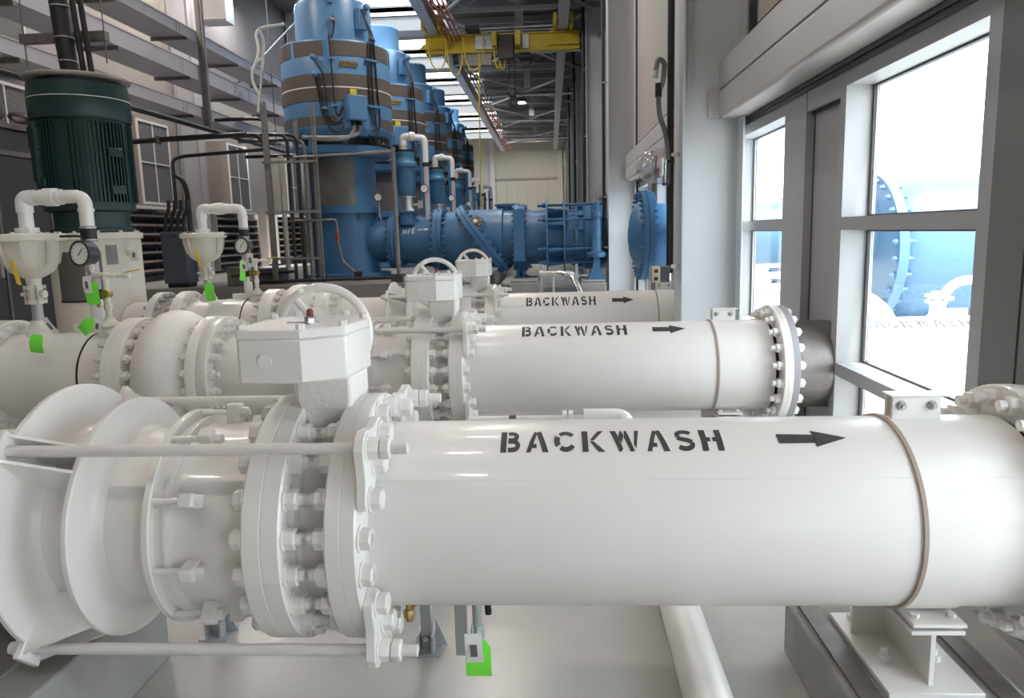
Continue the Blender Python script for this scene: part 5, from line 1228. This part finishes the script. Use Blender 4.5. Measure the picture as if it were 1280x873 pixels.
b = MB(); b.box(-1.52, -1.02, 23.55, 23.80, 7.05, 7.80); part('hoist_body', b, 'black', t, bevel=.03)
for x in (-1.72, -.98):
    b = MB(); b.box(x, x+.17, 23.5, 23.82, 7.46, 7.88); part('trolley_plate', b, 'yellow', t, bevel=.015)
b = MB(); b.cyl((-.86, 23.65, 7.12), (-.5, 23.65, 7.12), .13, 18); part('hoist_motor', b, 'black', t)
for x in (-1.20, -1.02): b = MB(); b.cyl((x, 23.68, 6.05), (x, 23.68, 7.1), .014, 8); part('chain', b, 'black', t)
b = MB(); b.box(-1.22, -1.0, 23.6, 23.76, 5.92, 6.18); hb = part('hook_block', b, 'black', t, bevel=.04); b = MB(); b.torus((-1.10, 23.68, 5.78), (0, 1, 0), .115, .05, 24, 10); part('hook', b, 'black', hb)
t = thing('festoon_cable', 'yellow festoon cable looping under the bridge girder', 'cable', (-2.5, 23.7, 7.3))
for k, (x, w_, h_) in enumerate(((-3.45, .55, .55), (-2.9, .5, .75), (-2.3, .65, .6), (-1.55, .22, .55), (-1.4, .22, .6))):
    b = MB(); b.tube([(x-w_/2, 23.7, 7.8), (x-w_*.42, 23.7, 7.36-h_*.55), (x-w_*.1, 23.7, 7.36-h_), (x+w_*.2, 23.7, 7.36-h_*.9), (x+w_*.45, 23.7, 7.36-h_*.45), (x+w_/2, 23.7, 7.8)], .022, 8, 4, .2); part('cable_loop', b, 'yellow_cable', t)
t = thing('pendant_cable', 'single yellow pendant cable hanging straight down to the blue pumps', 'cable', (-2.2, 24, 2.4))
b = MB(); b.tube([(-2.14, 23.72, 7.35), (-2.19, 23.72, 5.0), (-2.23, 23.72, 2.35)], .02, 8); part('cable_run', b, 'yellow_cable', t); b = MB(); b.box(-2.28, -2.18, 23.68, 23.78, 2.15, 2.40); part('push_buttons', b, 'yellow', t, bevel=.01)
for k in range(6):
    y = 15.15+8.25*k
    t = thing('roof_truss', 'grey steel roof truss across the crane bay above the runways', 'truss', (-.8, y, 8.45), 'roof trusses', 'structure')
    part('chord', MB().box(-3.35, XW-.1, y-.07, y+.07, 8.44, 8.56), 'truss', t); part('chord', MB().box(-3.35, XW-.1, y-.07, y+.07, 9.16, 9.27), 'truss', t)
    n = 6; L = (XW-.1+3.35)/n
    for j in range(n):
        x0 = -3.35+L*j; b = MB(); b.beam((x0, y, 8.56 if j % 2 else 9.16), (x0+L, y, 9.16 if j % 2 else 8.56), .06, .06, (0, 1, 0)); part('web_bar', b, 'truss', t)
for k in range(5):
    y = 15.15+8.25*k
    t = thing('roof_bracing', 'crossed pale roof bracing bars between two trusses', 'bracing', (-1.5, y+4, 8.5), 'roof bracing', 'structure')
    b = MB(); b.beam((-3.4, y, 8.40), (1.4, y+8.25, 8.40), .09, .06); part('brace_bar', b, 'tray', t); b = MB(); b.beam((1.4, y, 8.33), (-3.4, y+8.25, 8.33), .09, .06); part('brace_bar', b, 'tray', t)
    b = MB(); b.cyl((-3.3, y+4.1, 8.2), (1.3, y+4.1, 8.2), .09, 12); part('sprinkler_main', b, 'stainless', t)
    b = MB(); b.box(-1.05, -.78, y+2.0, y+2.3, 8.15, 9.45); part('drop_strut', b, 'tray', t)

# high-bay lamps added to light the hall, the rear-left ones to brighten that wall
for k, (x, y) in enumerate(((-1.2, -1.5), (-1.2, 3.0), (-1.2, 7.5), (-5.2, -1.5), (-5.2, 3.0), (-5.2, 7.5), (-1.4, 14.0), (-1.4, 19.0), (-7.6, 12.0), (-7.6, 16.5), (-8.2, 21.0), (-1.4, 40.0), (-1.0, 55.0))):
    t = thing('added_high_bay_lamp', 'round aluminium high bay lamp added to light the hall', 'lamp', (x, y, 9.0), 'added high bay lamps')
    b = MB(); b.lathe((x, y, 8.55), (0, 0, 1), [(0, .30), (.0, .31), (.2, .22), (.32, .11), (.45, .10), (.45, .0)], 32, cap0=False); part('reflector', b, 'stainless', t)
    b = MB(); b.cyl((x, y, 9.0), (x, y, ZR-.2), .012, 8); part('rod', b, 'steel', t)
    b = MB(); b.lathe((x, y, 8.57), (0, 0, 1), [(0, .29), (.01, .29)], 32); part('lens', b, 'lamp', t)
    ld = bpy.data.lights.new('lamp_light', 'AREA'); ld.shape = 'DISK'; ld.size = .5; ld.energy = LAMP[0] if y < 10 else LAMP[1]; ld.color = (1, .93, .87)
    lo = bpy.data.objects.new('lamp_light', ld); COL.objects.link(lo); lo.parent = t; lo.location = (0, 0, -.46)

# ------------------------------------------------------------------ outside the windows
struct('ground', MB().box(XW+.17, 160, -60, 160, -.2, -.05), 'out_ground', 'bright concrete yard outside the windows', 'ground')
for i, yc in enumerate(LINES):
    t = thing('outdoor_pipe', ['sunlit white pipe outside, continuing the front pipe through the wall', 'sunlit white pipe outside the window, continuing the middle pipe', 'sunlit white pipe outside, continuing the rear pipe'][i], 'pipe', (3, yc, ZC-RP), 'outdoor pipes')
    b = MB(); b.lathe((1.53, yc, ZC), (1, 0, 0), [(-.017, .25), (-.017, .400), (.022, .402), (.026, .395), (.026, .29)], 72, closed=True); part('flange', b, 'panel', t, 'grey mating flange')
    bolt_ring(t, 1.53, yc, ZC, .362, 20, .026, .026, (0, .01), 'steel', both=False)
    b = MB(); b.lathe((1.553, yc, ZC), (1, 0, 0), [(0, RP-.01), (.42, RP-.01)], 64); part('wall_stub', b, 'steel_dark', t, 'grey unpainted stub')
    b = MB()
    if i < 2: b.lathe((XW+.21, yc, ZC), (1, 0, 0), [(0, RP), (6.2, RP)], 64)
    else: b.tube([(XW+.21, yc, ZC), (3.25, yc, ZC), (3.25, yc, -.06)], RP, 48, 10, .34)
    part('pipe_shell', b, 'out_white', t)
    polys, wl = layout('BACKWASH', .26); mark_on_pipe('lettering', polys, 2.02, .692, wl, yc, ZC, RP+.0015, 105, 123.5, 'stencil', t, 'black stencilled word BACKWASH')
    for x in ((3.2, 6.5) if i < 2 else (2.6,)): part('saddle', MB().box(x-.1, x+.1, yc-.2, yc+.2, -.05, ZC-RP+.03), 'concrete', t)
t = thing('outdoor_hydrant', 'white flanged valve with a curved pipe on the sunlit outdoor pipe', 'valve', (2.56, 4.9, ZC+RP))
b = MB(); b.lathe((2.55, 4.9, ZC+RP-.02), (0, 0, 1), [(0, .07), (.04, .04), (.10, .035), (.11, .05), (.13, .05)], 20); b.cyl((2.55, 4.9, 1.13), (2.55, 4.9, 1.22), .03, 14); b.box(2.50, 2.60, 4.85, 4.95, 1.14, 1.16); b.box(2.50, 2.60, 4.85, 4.95, 1.18, 1.2); b.cyl((2.5, 4.9, 1.17), (2.66, 4.9, 1.17), .014, 10); part('valve_body', b, 'out_white', t)
b = MB(); b.tube([(2.62, 4.98, 1.0), (2.63, 4.98, 1.18), (2.72, 4.98, 1.28), (2.95, 4.98, 1.29), (3.05, 4.98, 1.1)], .03, 12, 6, .1); part('bent_pipe', b, 'out_white', t)
for k, (y, r) in enumerate(((11.7, 1.13), (15.96, .95))):
    t = thing('outdoor_header', ['fat blue pipe with a bolted flange outside the big window', 'blue pipe outside seen through the narrow window'][k], 'pipe', (6, y, .4))
    b = MB(); b.lathe((4.95, y, 1.28), (1, 0, 0), [(0, r*.55), (0, r*1.02), (.14, r*1.02), (.15, r*.86), (.45, r), (7, r)], 64); part('pipe_shell', b, 'out_blue', t)
    bolt_ring(t, 4.95, y, 1.28, r*.95, 28, .14, .045, (.02, .05), 'out_blue')
    b = MB(); b.lathe((2.02, y, 1.575), (1, 0, 0), [(0, .5), (2.94, .5)], 48); part('inlet_pipe', b, 'out_blue', t)
    for x in (6.0, 9.0): part('saddle', MB().box(x-.2, x+.2, y-.7, y+.7, -.05, .6), 'concrete', t)
t = thing('slatted_screen', 'white slatted screen standing outside the narrow window', 'screen', (3.4, 12.9, 0))
for k in range(8): part('slat', MB().box(2.9, 4.6, 12.9, 12.93, .15+.2*k, .27+.2*k), 'out_white', t)
for x in (2.9, 3.75, 4.6): part('post', MB().box(x-.03, x+.03, 12.94, 13.0, -.05, 1.75), 'out_white', t)
t = thing('yard_light', 'slender yard light pole outside the narrow window', 'street light', (14.4, 48, 0))
b = MB(); b.cyl((14.4, 48, -.05), (14.4, 48, 6.9), .09, 12, .06); part('pole', b, 'steel', t); b = MB(); b.box(13.9, 14.9, 47.8, 48.2, 6.9, 7.05); part('lamp_head', b, 'steel', t)
t = thing('yard_shed', 'long flat roofed shed far across the yard outside', 'building', (26, 80, 0))
part('wall', MB().box(12, 44, 80, 90, -.05, 4.6), 'out_white', t); part('roof', MB().box(11.5, 44.5, 79.5, 90.5, 4.6, 5.4), 'steel', t)

# ------------------------------------------------------------------ daylight and exposure
w = bpy.data.worlds.new('world'); sc.world = w; w.use_nodes = True
bg = w.node_tree.nodes['Background']; bg.inputs['Color'].default_value = (.88, .95, 1, 1); bg.inputs['Strength'].default_value = SKY_STRENGTH
sd = bpy.data.lights.new('sun', 'SUN'); sd.energy = SUN_STRENGTH; sd.angle = R(3); sd.color = (1, .96, .9)
so = bpy.data.objects.new('sun', sd); COL.objects.link(so); so.rotation_euler = Vector((-.14, .42, -.9)).to_track_quat('-Z', 'Y').to_euler()
sc.view_settings.view_transform = 'Standard'; sc.view_settings.look = 'None'
sc.view_settings.exposure = EXPOSURE; sc.view_settings.gamma = 1; sc.view_settings.use_curve_mapping = False
sc.cycles.max_bounces = 10; sc.cycles.diffuse_bounces = 5; sc.cycles.transparent_max_bounces = 12; sc.cycles.sample_clamp_indirect = 6
